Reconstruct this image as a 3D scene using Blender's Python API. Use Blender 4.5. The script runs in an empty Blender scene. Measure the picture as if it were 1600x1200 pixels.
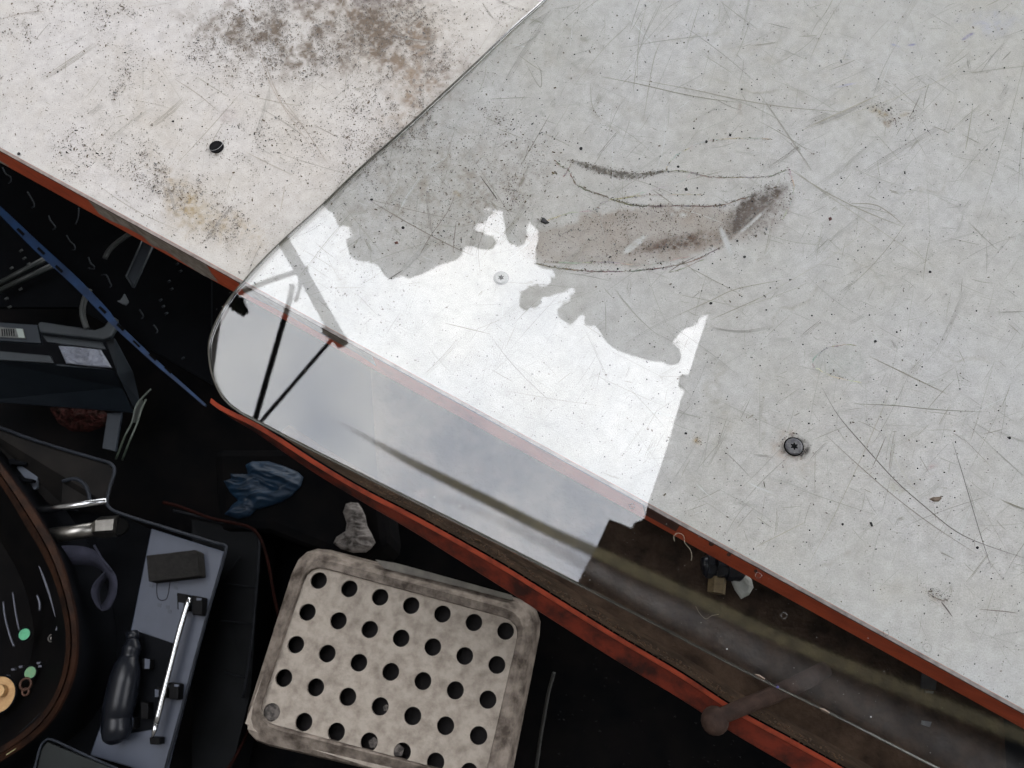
import bpy, bmesh, math, random
import numpy as np
from mathutils import Vector, noise as mnoise
from mathutils.geometry import tessellate_polygon
random.seed(7); np.random.seed(7)
scene = bpy.context.scene
COL = scene.collection

# ------------------------------------------------------------------ camera, world, sun, exposure
H0, FPX, TILT = 0.45, 1209.0, math.radians(20.0)
cam_d = bpy.data.cameras.new('camera'); cam = bpy.data.objects.new('camera', cam_d); COL.objects.link(cam)
cam.location = (0, 0, H0); cam.rotation_euler = (TILT, 0, 0)
cam_d.sensor_width = 36.0; cam_d.lens = FPX/1600*36; cam_d.clip_start = 0.01; cam_d.clip_end = 2000
cam_d.dof.use_dof = True; cam_d.dof.focus_distance = 0.47; cam_d.dof.aperture_fstop = 17
scene.camera = cam

SUN_EL, SUN_AZ = math.radians(38), math.radians(40)      # azimuth from +Y towards +X
world = bpy.data.worlds.new('World'); scene.world = world; world.use_nodes = True
nt = world.node_tree; nt.nodes.clear()
def N(t, **kw):
    n = nt.nodes.new(t)
    for k, v in kw.items(): setattr(n, k, v)
    return n
sky = N('ShaderNodeTexSky', sky_type='NISHITA', sun_disc=False, sun_elevation=SUN_EL, sun_rotation=SUN_AZ)
tc = N('ShaderNodeTexCoord')
cn = N('ShaderNodeTexNoise'); cn.inputs['Scale'].default_value = 6.5; cn.inputs['Detail'].default_value = 6; cn.inputs['Roughness'].default_value = 0.5
cr = N('ShaderNodeValToRGB'); cr.color_ramp.elements[0].position = 0.30; cr.color_ramp.elements[1].position = 0.72
cr.color_ramp.elements[0].color = (5.3, 5.5, 6.0, 1); cr.color_ramp.elements[1].color = (9.2, 9.0, 8.7, 1)
mx = N('ShaderNodeMixRGB'); mx.inputs['Fac'].default_value = 0.88
bg = N('ShaderNodeBackground'); bg.inputs['Strength'].default_value = 0.15
wo = N('ShaderNodeOutputWorld')
nt.links.new(tc.outputs['Generated'], cn.inputs['Vector']); nt.links.new(cn.outputs['Fac'], cr.inputs['Fac'])
nt.links.new(sky.outputs['Color'], mx.inputs['Color1']); nt.links.new(cr.outputs['Color'], mx.inputs['Color2'])
nt.links.new(mx.outputs['Color'], bg.inputs['Color']); nt.links.new(bg.outputs['Background'], wo.inputs['Surface'])

sun_d = bpy.data.lights.new('sun', 'SUN'); sun = bpy.data.objects.new('sun', sun_d); COL.objects.link(sun)
sun_d.energy = 0.6; sun_d.angle = math.radians(12); sun_d.color = (1, 0.95, 0.88)
sd = Vector((math.sin(SUN_AZ)*math.cos(SUN_EL), math.cos(SUN_AZ)*math.cos(SUN_EL), math.sin(SUN_EL)))
sun.rotation_euler = (-sd).to_track_quat('-Z', 'Y').to_euler()
scene.view_settings.view_transform = 'Standard'; scene.view_settings.look = 'None'
scene.view_settings.exposure = 2.75; scene.view_settings.gamma = 1.0
scene.cycles.use_denoising = True
scene.cycles.transparent_max_bounces = 24; scene.cycles.max_bounces = 10; scene.cycles.sample_clamp_indirect = 8

# ------------------------------------------------------------------ where a point of the picture lies on a level plane
CT, ST = math.cos(TILT), math.sin(TILT)
def ray(px, py):
    x, y = (px-800)/FPX, (600-py)/FPX
    return x, y*CT+ST, y*ST-CT
def W(px, py, z=0.0):
    x, y, dz = ray(px, py); t = (z-H0)/dz
    return Vector((x*t, y*t, z))
ZG = 0.0046
def R(px, py, H):                                # the point at height H that the glass mirrors at this place
    x, y, dz = ray(px, py); t = (H0-ZG+H-ZG)/(-dz)
    return Vector((x*t, y*t, H))
def toPx(x, y, z=0.0):
    zc = z-H0
    yy = y*CT+zc*ST; zz = -y*ST+zc*CT
    return 800+FPX*x/(-zz), 600-FPX*yy/(-zz)

# ------------------------------------------------------------------ materials
def srgb(r, g, b):
    return tuple(((c/255)/12.92 if c/255 <= 0.04045 else ((c/255+0.055)/1.055)**2.4) for c in (r, g, b))
def mat(name, c1, c2=None, rough=0.5, spec=0.4, metal=0.0, scale=60, detail=6, lo=0.35, hi=0.65, bump=0.0, bscale=None, coat=0.0, sheen=0.0):
    m = bpy.data.materials.new(name); m.use_nodes = True; t = m.node_tree; b = t.nodes['Principled BSDF']
    b.inputs['Roughness'].default_value = rough; b.inputs['Specular IOR Level'].default_value = spec
    b.inputs['Metallic'].default_value = metal; b.inputs['Coat Weight'].default_value = coat
    b.inputs['Base Color'].default_value = (*c1, 1)
    tcn = t.nodes.new('ShaderNodeTexCoord')
    if c2 is not None:
        n = t.nodes.new('ShaderNodeTexNoise'); n.inputs['Scale'].default_value = scale; n.inputs['Detail'].default_value = detail; n.inputs['Roughness'].default_value = 0.62
        r = t.nodes.new('ShaderNodeValToRGB'); r.color_ramp.elements[0].position = lo; r.color_ramp.elements[1].position = hi
        r.color_ramp.elements[0].color = (*c1, 1); r.color_ramp.elements[1].color = (*c2, 1)
        t.links.new(tcn.outputs['Object'], n.inputs['Vector']); t.links.new(n.outputs['Fac'], r.inputs['Fac']); t.links.new(r.outputs['Color'], b.inputs['Base Color'])
    if bump:
        n2 = t.nodes.new('ShaderNodeTexNoise'); n2.inputs['Scale'].default_value = bscale or scale*3; n2.inputs['Detail'].default_value = 5
        bp = t.nodes.new('ShaderNodeBump'); bp.inputs['Strength'].default_value = bump; bp.inputs['Distance'].default_value = 0.002
        t.links.new(tcn.outputs['Object'], n2.inputs['Vector']); t.links.new(n2.outputs['Fac'], bp.inputs['Height']); t.links.new(bp.outputs['Normal'], b.inputs['Normal'])
    return m
def attr_mat(name, attr, rough, spec, grain=0.0, gscale=900, bump=0.0):
    m = bpy.data.materials.new(name); m.use_nodes = True; t = m.node_tree; b = t.nodes['Principled BSDF']
    b.inputs['Roughness'].default_value = rough; b.inputs['Specular IOR Level'].default_value = spec
    a = t.nodes.new('ShaderNodeAttribute'); a.attribute_name = attr
    out = a.outputs['Color']
    tcn = t.nodes.new('ShaderNodeTexCoord')
    if grain:
        for sc_, am in ((gscale, grain), (gscale/9, grain*0.5)):
            n = t.nodes.new('ShaderNodeTexNoise'); n.inputs['Scale'].default_value = sc_; n.inputs['Detail'].default_value = 4
            mr = t.nodes.new('ShaderNodeMapRange'); mr.inputs['From Min'].default_value = 0.3; mr.inputs['From Max'].default_value = 0.6
            mr.inputs['To Min'].default_value = 1-am; mr.inputs['To Max'].default_value = 1.0
            mm = t.nodes.new('ShaderNodeMixRGB'); mm.blend_type = 'MULTIPLY'; mm.inputs['Fac'].default_value = 1
            t.links.new(tcn.outputs['Object'], n.inputs['Vector']); t.links.new(n.outputs['Fac'], mr.inputs['Value'])
            t.links.new(out, mm.inputs['Color1']); t.links.new(mr.outputs['Result'], mm.inputs['Color2']); out = mm.outputs['Color']
    t.links.new(out, b.inputs['Base Color'])
    if bump:
        n2 = t.nodes.new('ShaderNodeTexNoise'); n2.inputs['Scale'].default_value = 1400; n2.inputs['Detail'].default_value = 3
        bp = t.nodes.new('ShaderNodeBump'); bp.inputs['Strength'].default_value = bump; bp.inputs['Distance'].default_value = 0.0003
        t.links.new(tcn.outputs['Object'], n2.inputs['Vector']); t.links.new(n2.outputs['Fac'], bp.inputs['Height']); t.links.new(bp.outputs['Normal'], b.inputs['Normal'])
    return m
def glass_mat(name, tint, refl=1.0, rough=0.0):
    m = bpy.data.materials.new(name); m.use_nodes = True; t = m.node_tree; t.nodes.clear()
    o = t.nodes.new('ShaderNodeOutputMaterial'); tr = t.nodes.new('ShaderNodeBsdfTransparent'); tr.inputs['Color'].default_value = (*tint, 1)
    gl = t.nodes.new('ShaderNodeBsdfGlossy'); gl.inputs['Roughness'].default_value = rough
    g = t.nodes.new('ShaderNodeNewGeometry'); dot = t.nodes.new('ShaderNodeVectorMath'); dot.operation = 'DOT_PRODUCT'
    t.links.new(g.outputs['Normal'], dot.inputs[0]); t.links.new(g.outputs['Incoming'], dot.inputs[1])
    def M(op, a, b=None):
        n = t.nodes.new('ShaderNodeMath'); n.operation = op
        for i, v in enumerate((a, b)):
            if v is None: continue
            if isinstance(v, (int, float)): n.inputs[i].default_value = v
            else: t.links.new(v, n.inputs[i])
        return n.outputs[0]
    c = M('ABSOLUTE', dot.outputs['Value']); p = M('POWER', M('SUBTRACT', 1.0, c), 5.0)
    f = M('MULTIPLY', M('ADD', M('MULTIPLY', p, 0.957), 0.043), refl)
    mixn = t.nodes.new('ShaderNodeMixShader')
    t.links.new(f, mixn.inputs['Fac']); t.links.new(tr.outputs[0], mixn.inputs[1]); t.links.new(gl.outputs[0], mixn.inputs[2]); t.links.new(mixn.outputs[0], o.inputs['Surface'])
    return m

# ------------------------------------------------------------------ objects
def tag(o, label=None, cat=None, group=None, kind=None):
    if label: o['label'] = label
    if cat: o['category'] = cat
    if group: o['group'] = group
    if kind: o['kind'] = kind
    return o
def empty(name, loc, label, cat, group=None):
    o = bpy.data.objects.new(name, None); COL.objects.link(o); o.location = loc; o.empty_display_size = 0.02
    return tag(o, label, cat, group)
def link(name, me, m, parent=None, smooth=False, bevel=0.0, kind=None):
    o = bpy.data.objects.new(name, me); COL.objects.link(o)
    if m is not None and not me.materials: me.materials.append(m)
    if smooth:
        for p in me.polygons: p.use_smooth = True
    if parent is not None:
        o.parent = parent
        p, off = parent, Vector((0, 0, 0))
        while p is not None: off += p.location; p = p.parent
        o.location = -off
    if bevel:
        b = o.modifiers.new('bevel', 'BEVEL'); b.width = bevel; b.segments = 2; b.limit_method = 'ANGLE'; b.angle_limit = math.radians(40)
    if kind: o['kind'] = kind
    return o
def pydata(name, vs, fs, m, parent=None, **kw):
    me = bpy.data.meshes.new(name); me.from_pydata([tuple(v) for v in vs], [], fs); me.update()
    return link(name, me, m, parent, **kw)
def recalc(o):
    bm = bmesh.new(); bm.from_mesh(o.data); bmesh.ops.recalc_face_normals(bm, faces=bm.faces); bm.to_mesh(o.data); bm.free(); return o
def prism_w(name, top, bot, m, parent=None, holes=None, **kw):
    n = len(top); vs = list(top)+list(bot)
    tris = tessellate_polygon([[Vector(v) for v in top]])
    fs = [tuple(t) for t in tris]+[tuple(i+n for i in reversed(t)) for t in tris]
    for i in range(n): j = (i+1) % n; fs.append((i, j, j+n, i+n))
    return recalc(pydata(name, vs, fs, m, parent, **kw))
def prism(name, pts, zt, zb, m, parent=None, **kw):
    """outline given where its top face shows, straight sides down to zb"""
    top = [W(x, y, zt) for x, y in pts]
    return prism_w(name, top, [Vector((v.x, v.y, zb)) for v in top], m, parent, **kw)
def sheet(name, pts, m, th=0.002, parent=None, **kw):
    """pts of (px,py,z): a plate of thickness th"""
    top = [W(*p) for p in pts]
    return prism_w(name, top, [v-Vector((0, 0, th)) for v in top], m, parent, **kw)
def frame(name, outer, inner, zt, zb, m, parent=None, zi=None, **kw):
    n = len(outer); zi = zt if zi is None else zi
    A = [W(x, y, zt) for x, y in outer]; B = [W(x, y, zi) for x, y in inner]
    vs = A+B+[Vector((v.x, v.y, zb)) for v in A]+[Vector((v.x, v.y, zb)) for v in B]
    fs = []
    for i in range(n):
        j = (i+1) % n
        fs += [(i, j, n+j, n+i), (2*n+i, 3*n+i, 3*n+j, 2*n+j), (i, 2*n+i, 2*n+j, j), (n+i, n+j, 3*n+j, 3*n+i)]
    return recalc(pydata(name, vs, fs, m, parent, **kw))
def smooth_path(P, k=6, closed=False):
    P = [Vector(p) for p in P]; out = []; n = len(P)
    rng = range(n if closed else n-1)
    for i in rng:
        if closed: p0, p1, p2, p3 = P[i-1], P[i], P[(i+1) % n], P[(i+2) % n]
        else: p0, p1, p2, p3 = P[max(i-1, 0)], P[i], P[i+1], P[min(i+2, n-1)]
        for s in range(k):
            t = s/k
            out.append(0.5*((2*p1)+(p2-p0)*t+(2*p0-5*p1+4*p2-p3)*t*t+(3*p1-p0-3*p2+p3)*t**3))
    if not closed: out.append(P[-1])
    return out
def tube_geo(path, radii, seg=10, ribbon=None):
    n = len(path); vs = []; fs = []
    if not hasattr(radii, '__len__'): radii = [radii]*n
    up = Vector((0, 0, 1))
    for i, p in enumerate(path):
        d = (path[min(i+1, n-1)]-path[max(i-1, 0)]).normalized()
        s = d.cross(up); s = s.normalized() if s.length > 1e-5 else Vector((1, 0, 0)); u = s.cross(d).normalized()
        for k in range(seg):
            a = 2*math.pi*k/seg; vs.append(p+(s*math.cos(a)+u*math.sin(a))*radii[i])
    for i in range(n-1):
        for k in range(seg):
            k2 = (k+1) % seg; fs.append((i*seg+k, i*seg+k2, (i+1)*seg+k2, (i+1)*seg+k))
    fs.append(tuple(range(seg))[::-1]); fs.append(tuple((n-1)*seg+k for k in range(seg)))
    return vs, fs
def tube(name, path, radii, m, parent=None, seg=10, smooth=True, k=0, closed=False, **kw):
    """path of (px,py,z)"""
    P = [W(*p) for p in path]
    if k: P = smooth_path(P, k)
    if k and hasattr(radii, '__len__'):
        xs = np.linspace(0, len(radii)-1, len(P)); radii = list(np.interp(xs, range(len(radii)), radii))
    vs, fs = tube_geo(P, radii, seg)
    return pydata(name, vs, fs, m, parent, smooth=smooth, **kw)
def disc(name, px, py, z, r, h, m, parent=None, seg=28, **kw):
    c = W(px, py, z); top = [c+Vector((math.cos(a)*r, math.sin(a)*r, 0)) for a in [2*math.pi*i/seg for i in range(seg)]]
    return prism_w(name, top, [v-Vector((0, 0, h)) for v in top], m, parent, **kw)
def ring(name, px, py, z, r, w, m, parent=None, seg=32, **kw):
    c = W(px, py, z); P = [c+Vector((math.cos(a)*r, math.sin(a)*r, 0)) for a in [2*math.pi*i/seg for i in range(seg)]]
    vs = []; fs = []; s8 = 8
    for i in range(seg):
        a = 2*math.pi*i/seg; d = Vector((math.cos(a), math.sin(a), 0))
        for k in range(s8):
            b = 2*math.pi*k/s8; vs.append(c+d*(r+w*math.cos(b))+Vector((0, 0, w*math.sin(b))))
    for i in range(seg):
        for k in range(s8):
            i2 = (i+1) % seg; k2 = (k+1) % s8; fs.append((i*s8+k, i2*s8+k, i2*s8+k2, i*s8+k2))
    return recalc(pydata(name, vs, fs, m, parent, smooth=True, **kw))
def crumple(name, outline, z, height, m, parent=None, cuts=5, nscale=90, amp=0.5, seed=0, fine=.28):
    """a creased soft thing lying at z, its plan given by an outline"""
    top = [W(x, y, z) for x, y in outline]
    bm = bmesh.new(); vs = [bm.verts.new(v) for v in top]
    for t in tessellate_polygon([top]): bm.faces.new([vs[i] for i in t])
    for _ in range(cuts):
        long_ = [e for e in bm.edges if e.calc_length() > height*fine]
        if not long_: break
        bmesh.ops.subdivide_edges(bm, edges=long_, cuts=1); bmesh.ops.triangulate(bm, faces=bm.faces)
    bmesh.ops.beautify_fill(bm, faces=bm.faces, edges=bm.edges)
    bnd = [v.co.copy() for v in bm.verts if v.is_boundary]
    for v in bm.verts:
        if v.is_boundary: continue
        d = min((v.co-b).length for b in bnd); f = min(1, d/(height*0.8))
        q = Vector((v.co.x*nscale*(.6 if fine < .2 else 1)+v.co.y*nscale*.5, v.co.y*nscale*(1.5 if fine < .2 else 1), 0))+Vector((seed, seed*2, 0))
        rid = 1-abs(mnoise.noise(q))*2.2; rid2 = 1-abs(mnoise.noise(q*2.7))*2
        v.co.z += height*math.sqrt(f)*(1-amp+amp*(0.65*rid+0.35*rid2))
        v.co.x += mnoise.noise(q*1.3+Vector((9, 0, 0)))*height*0.12
    me = bpy.data.meshes.new(name)
    geom = bmesh.ops.extrude_face_region(bm, geom=list(bm.faces))
    for g in geom['geom']:
        if isinstance(g, bmesh.types.BMVert): g.co.z += 0.0006
    bmesh.ops.recalc_face_normals(bm, faces=bm.faces); bm.to_mesh(me); bm.free()
    return link(name, me, m, parent, smooth=fine < .2)

# ------------------------------------------------------------------ value noise for numpy
_tab = {}
def vnoise(x, y, s, seed):
    if seed not in _tab: _tab[seed] = np.random.RandomState(seed).rand(256, 256)
    T = _tab[seed]; x = np.asarray(x)/s+1000.3; y = np.asarray(y)/s+1000.7
    xi = np.floor(x).astype(int); yi = np.floor(y).astype(int); fx = x-xi; fy = y-yi
    fx = fx*fx*(3-2*fx); fy = fy*fy*(3-2*fy)
    g = lambda a, b: T[a % 256, b % 256]
    return (g(xi, yi)*(1-fx)+g(xi+1, yi)*fx)*(1-fy)+(g(xi, yi+1)*(1-fx)+g(xi+1, yi+1)*fx)*fy
def fbm(x, y, s, seed, o=4):
    v = 0; a = 0.5; t = 0
    for i in range(o): v = v+a*vnoise(x, y, s/2**i, seed+i); t += a; a *= 0.55
    return v/t
def ell(x, y, cx, cy, a, b, deg, soft=0.5):
    """1 inside an ellipse, fading over its rim"""
    t = math.radians(deg); dx = x-cx; dy = y-cy
    u = (dx*math.cos(t)+dy*math.sin(t))/a; v = (-dx*math.sin(t)+dy*math.cos(t))/b
    r = np.sqrt(u*u+v*v)
    return np.clip((1+soft-r)/(2*soft), 0, 1)**1.5
def gauss(x, y, cx, cy, a, b, deg):
    t = math.radians(deg); dx = x-cx; dy = y-cy
    u = (dx*math.cos(t)+dy*math.sin(t))/a; v = (-dx*math.sin(t)+dy*math.cos(t))/b
    return np.exp(-(u*u+v*v))
def line_d(x, y, pts):
    d = np.full(np.shape(x), 1e9)
    for (x0, y0), (x1, y1) in zip(pts[:-1], pts[1:]):
        vx, vy = x1-x0, y1-y0; t = np.clip(((x-x0)*vx+(y-y0)*vy)/(vx*vx+vy*vy), 0, 1)
        d = np.minimum(d, np.hypot(x-x0-t*vx, y-y0-t*vy))
    return d

# ------------------------------------------------------------------ the ground
black_mat = mat('black rubber', (0.0022, 0.0025, 0.003), (0.005, 0.0045, 0.0045), rough=0.95, spec=0.02, scale=25)
soil = mat('dark yard ground', (0.02, 0.019, 0.017), (0.04, 0.036, 0.03), rough=0.95, spec=0.05, scale=8, bump=0.4)
g = pydata('ground', [(-12, -12, -0.95), (12, -12, -0.95), (12, 12, -0.95), (-12, 12, -0.95)], [(0, 1, 2, 3)], soil)
tag(g, 'dark ground under the workbench', None, None, 'structure')

# ------------------------------------------------------------------ the table
EDGE = lambda px: 230+0.549*px
eA, eB = W(0, EDGE(0)), W(1600, EDGE(1600))
U = (eB-eA).normalized(); V = Vector((-U.y, U.x, 0))       # along the front edge, and into the table
orange_old = mat('faded orange paint', srgb(222, 104, 68), srgb(184, 80, 52), rough=0.55, spec=0.35, scale=45, lo=0.4, hi=0.75, bump=0.15)
table = empty('workbench', eA+U*0.35+V*0.3+Vector((0, 0, -0.95)), 'scratched white-topped workbench with orange painted edge, carrying the glass pane', 'workbench')

# scattered soft stains; all densities are functions of where on the table top one looks
def dirt_soft(x, y):
    """returns stain colour and amount"""
    w1 = fbm(x, y, 60, 11); w2 = fbm(x, y, 18, 21)
    xd = x+(w1-0.5)*70; yd = y+(fbm(x, y, 60, 31)-0.5)*70
    L = []
    gr = np.clip((w2-0.38)*3.2, 0, 1)
    L.append(((0.33, 0.26, 0.16), ell(xd, yd, 318, 330, 95, 30, 40, 0.6)*(0.45+0.5*gr)*0.95))
    L.append(((0.33, 0.26, 0.17), ell(xd, yd, 262, 285, 40, 18, 20, 0.7)*gr*0.6))
    L.append(((0.17, 0.125, 0.09), ell(xd, yd, 600, 55, 120, 62, 35, 0.7)*(0.45+0.85*gr)*1.1))
    L.append(((0.16, 0.125, 0.095), ell(xd, yd, 440, 45, 130, 55, 8, 0.8)*gr*1.3))
    L.append(((0.16, 0.13, 0.12), ell(xd, yd, 550, -8, 120, 14, 2, 0.8)*0.7))
    L.append(((0.28, 0.215, 0.16), ell(xd, yd, 640, 130, 35, 70, 15, 0.7)*(0.3+0.8*gr)*0.8))
    L.append(((0.32, 0.28, 0.24), ell(xd, yd, 640, 215, 90, 30, -45, 0.8)*(0.3+0.7*gr)*0.4))
    L.append(((0.33, 0.285, 0.235), ell(xd, yd, 700, 300, 170, 85, -10, 0.8)*(0.4+0.6*gr)*0.7))
    L.append(((0.33, 0.285, 0.235), ell(xd, yd, 880, 120, 200, 30, 22, 0.9)*gr*0.32))
    L.append(((0.42, 0.38, 0.31), ell(xd, yd, 1190, 90, 160, 60, 10, 0.9)*gr*0.22))
    L.append(((0.36, 0.27, 0.15), ell(xd, yd, 1378, 172, 22, 7, 25, 0.6)*0.65))
    L.append(((0.24, 0.14, 0.06), ell(xd, yd, 1392, 191, 11, 5, -8, 0.5)*0.9))
    L.append(((0.36, 0.27, 0.15), ell(xd, yd, 1427, 184, 8, 6, 0, 0.6)*0.6))
    L.append(((0.30, 0.25, 0.2), ell(xd, yd, 1167, 174, 6, 8, 0, 0.6)*0.45))
    L.append(((0.40, 0.36, 0.27), ell(xd, yd, 1400, 120, 220, 130, 0, 0.9)*gr*0.12))
    L.append(((0.42, 0.34, 0.28), ell(xd, yd, 1240, 698, 26, 24, 0, 0.6)*(0.3+0.5*gr)))
    L.append(((0.06, 0.05, 0.045), ell(x+(w2-.5)*14, y+(w2-.5)*14, 1243, 700, 20, 18, 0, 0.3)*1.0))
    L.append(((0.42, 0.36, 0.30), ell(xd, yd, 1465, 932, 22, 9, 30, 0.8)*0.55))
    L.append(((0.46, 0.42, 0.35), ell(xd, yd, 1390, 925, 30, 12, -10, 0.9)*0.4))
    L.append(((0.42, 0.40, 0.32), ell(xd, yd, 1395, 752, 16, 12, 30, 0.4)*0.5))
    L.append(((0.40, 0.36, 0.31), ell(xd, yd, 1325, 860, 9, 8, 0, 0.4)*0.5))
    L.append(((0.45, 0.30, 0.12), gauss(x, y, 1090, 688, 5, 5, 0)*0.8))
    L.append(((0.35, 0.32, 0.27), ell(xd, yd, 540, 450, 70, 50, 40, 0.9)*gr*0.35))
    L.append(((0.33, 0.24, 0.10), ell(xd, yd, 702, 311, 5, 5, 0, 0.8)*0.6))
    L.append(((0.45, 0.30, 0.28), ell(xd, yd, 1455, 725, 8, 5, 0, 0.8)*0.4))
    # pale round patch with a rim below the centre right
    e1 = ell(xd*0.3+x*0.7, yd*0.3+y*0.7, 1315, 563, 40, 23, 5, 0.12)
    L.append(((0.44, 0.435, 0.40), e1*0.6))
    L.append(((0.40, 0.36, 0.34), ell(x, y, 357, 182, 15, 12, 0, 0.25)*0.75))
    # long brown smear
    tongue = ell(x+(w2-.5)*22, y+(w2-.5)*22, 1000, 368, 182, 44, -7, 0.12)
    L.append(((0.351, 0.290, 0.238), tongue*(0.6+0.4*np.clip((fbm(x, y, 40, 61)-0.25)*2, 0, 1))*0.85))
    L.append(((0.15, 0.09, 0.062), ell(x+(w2-.5)*16, y+(w2-.5)*16, 1060, 378, 62, 10, -8, 0.8)*1.1))
    L.append(((0.10, 0.072, 0.058), ell(x+(w2-.5)*10, y+(w2-.5)*10, 1178, 327, 54, 18, -38, 0.4)*1.6))
    L.append(((0.30, 0.25, 0.22), ell(x+(w2-.5)*10, y+(w2-.5)*10, 1195, 340, 52, 28, -38, 0.5)*0.5))
    arc = line_d(x, y, [(892, 252), (925, 262), (965, 273), (1000, 275), (1035, 268)]); aw = np.interp(x, [888, 930, 980, 1035], [4, 6, 7, 3])
    L.append(((0.17, 0.15, 0.125), np.clip((aw-arc)/3, 0, 1)*0.85))
    L.append(((0.28, 0.23, 0.19), ell(xd, yd, 803, 300, 5, 30, 10, 0.7)*gr*0.9))
    for cx_, cy_, a_, b_, t_ in ((1090, 62, 60, 3, -12), (1200, 140, 90, 3, 10), (1340, 420, 80, 2.5, 35), (960, 190, 50, 3, 28), (1450, 300, 70, 2.5, -30), (1130, 640, 12, 70, 4), (1205, 660, 3, 60, 2), (1500, 560, 60, 2.5, 12), (900, 60, 40, 3, 30), (1250, 470, 90, 3, -25), (640, 340, 60, 3, 30), (1280, 880, 40, 3, -25)):
        L.append(((0.30, 0.27, 0.20), ell(xd, yd, cx_, cy_, a_, b_, t_, 0.9)*0.35))
    # wiped clean streaks
    L.append(((0.53, 0.52, 0.49), ell(x, y, 992, 382, 24, 5.5, -38, 0.25)*0.9))
    L.append(((0.50, 0.485, 0.455), ell(x, y, 1172, 350, 40, 2.6, -42, 0.4)*0.9))
    L.append(((0.53, 0.52, 0.50), ell(x, y, 1134, 376, 25, 4.5, 68, 0.3)*0.85))
    for bx, by in ((1052, 335), (1064, 336), (1069, 336), (1102, 370)): L.append(((0.52, 0.51, 0.48), gauss(x, y, bx, by, 4, 3, 0)*0.8))
    # violet ink
    L.append(((0.12, 0.10, 0.33), ell(x, y, 1512, 57, 9, 2.4, -30, 0.5)*0.95))
    L.append(((0.42, 0.42, 0.50), ell(xd, yd, 1545, 35, 30, 8, 10, 0.8)*0.6))
    L.append(((0.30, 0.30, 0.50), ell(x, y, 1399, 71, 7, 1.5, 20, 0.6)*0.7))
    L.append(((0.18, 0.18, 0.40), ell(x, y, 1425, 70, 6, 1.5, -8, 0.6)*0.8))
    L.append(((0.40, 0.38, 0.56), ell(x, y, 1322, 133, 13, 1.6, -12, 0.6)*0.7))
    return L

us = np.concatenate([np.arange(-0.62, -0.06, 0.05), np.arange(-0.06, 0.80, 0.0009), np.arange(0.80, 1.35, 0.05)])
vs_ = np.concatenate([np.arange(0, 0.56, 0.0009), np.arange(0.57, 0.95, 0.05)])
UU, VV = np.meshgrid(us, vs_, indexing='ij')
X = eA.x+U.x*UU+V.x*VV; Y = eA.y+U.y*UU+V.y*VV
px, py = toPx(X, Y)
base = np.empty(X.shape+(3,)); base[...] = (0.425, 0.405, 0.380)
mott = (fbm(px, py, 130, 3)-0.5)[..., None]*np.array([0.05, 0.06, 0.09])+(fbm(px, py, 16, 5)-0.5)[..., None]*0.07
fine = (fbm(px, py, 5, 6, 3)-0.5)[..., None]*0.05
base += mott+fine
grime = np.clip(fbm(px, py, 34, 41)-0.47, 0, 1)[..., None]*3.0
zone = (0.30+0.7*np.clip((650-px)/400, 0, 1))[..., None]
base = base*(1-grime*0.22*zone)+np.array([0.36, 0.32, 0.26])*grime*0.22*zone
hf = np.clip((fbm(px, py, 5.5, 55, 3)-0.32)*3.4, 0, 1.35)
for c, a in dirt_soft(px, py):
    a = np.clip(a*((0.35+0.75*hf) if min(c) < 0.5 and c[0] != 0.351 else 1), 0, 1)[..., None]; base = base*(1-a)+np.array(c)*0.84*a
nu, nv = X.shape
co = np.stack([X, Y, np.zeros_like(X)], -1).reshape(-1, 3)
ii, jj = np.meshgrid(np.arange(nu-1), np.arange(nv-1), indexing='ij'); a0 = (ii*nv+jj).ravel()
quads = np.stack([a0, a0+nv, a0+nv+1, a0+1], -1)
me = bpy.data.meshes.new('table_top')
me.vertices.add(len(co)); me.vertices.foreach_set('co', co.ravel().astype(np.float32))
me.loops.add(quads.size); me.loops.foreach_set('vertex_index', quads.ravel().astype(np.int32))
me.polygons.add(len(quads)); me.polygons.foreach_set('loop_start', (np.arange(len(quads))*4).astype(np.int32)); me.polygons.foreach_set('loop_total', np.full(len(quads), 4, np.int32))
me.update(calc_edges=True)
ca = me.color_attributes.new('wear', 'FLOAT_COLOR', 'POINT')
ca.data.foreach_set('color', np.concatenate([base.reshape(-1, 3), np.ones((len(co), 1))], 1).ravel().astype(np.float32))
lam = attr_mat('white laminate', 'wear', 0.55, 0.25, grain=0.16, gscale=1100, bump=0.25)
link('table_top', me, lam, table)
def TP(u, v, z): p = eA+U*u+V*v; return Vector((p.x, p.y, z))
board = mat('board core', (0.30, 0.27, 0.23), (0.42, 0.40, 0.37), rough=0.8, spec=0.2, scale=90)
prism_w('board', [TP(-.62, 0.0006, -.0006), TP(1.30, 0.0006, -.0006), TP(1.30, .92, -.0006), TP(-.62, .92, -.0006)], [TP(-.62, 0.0006, -.030), TP(1.30, 0.0006, -.030), TP(1.30, .92, -.030), TP(-.62, .92, -.030)], board, table)
TH = 0.033
prism_w('edge_rail', [TP(-.62, -.0016, -.0012), TP(1.30, -.0016, -.0012), TP(1.30, 0.0004, -.0012), TP(-.62, .0004, -.0012)], [TP(-.62, -.0016, -TH), TP(1.30, -.0016, -TH), TP(1.30, .0004, -TH), TP(-.62, .0004, -TH)], orange_old, table)
seal = mat('worn top lip', (0.24, 0.20, 0.18), (0.13, 0.10, 0.09), rough=0.6, scale=120)
prism_w('edge_band', [TP(-.62, -.0022, .0002), TP(1.30, -.0022, .0002), TP(1.30, -.0002, .0002), TP(-.62, -.0002, .0002)], [TP(-.62, -.0022, -.0020), TP(1.30, -.0022, -.0020), TP(1.30, -.0002, -.0020), TP(-.62, -.0002, -.0020)], seal, table)
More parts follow.
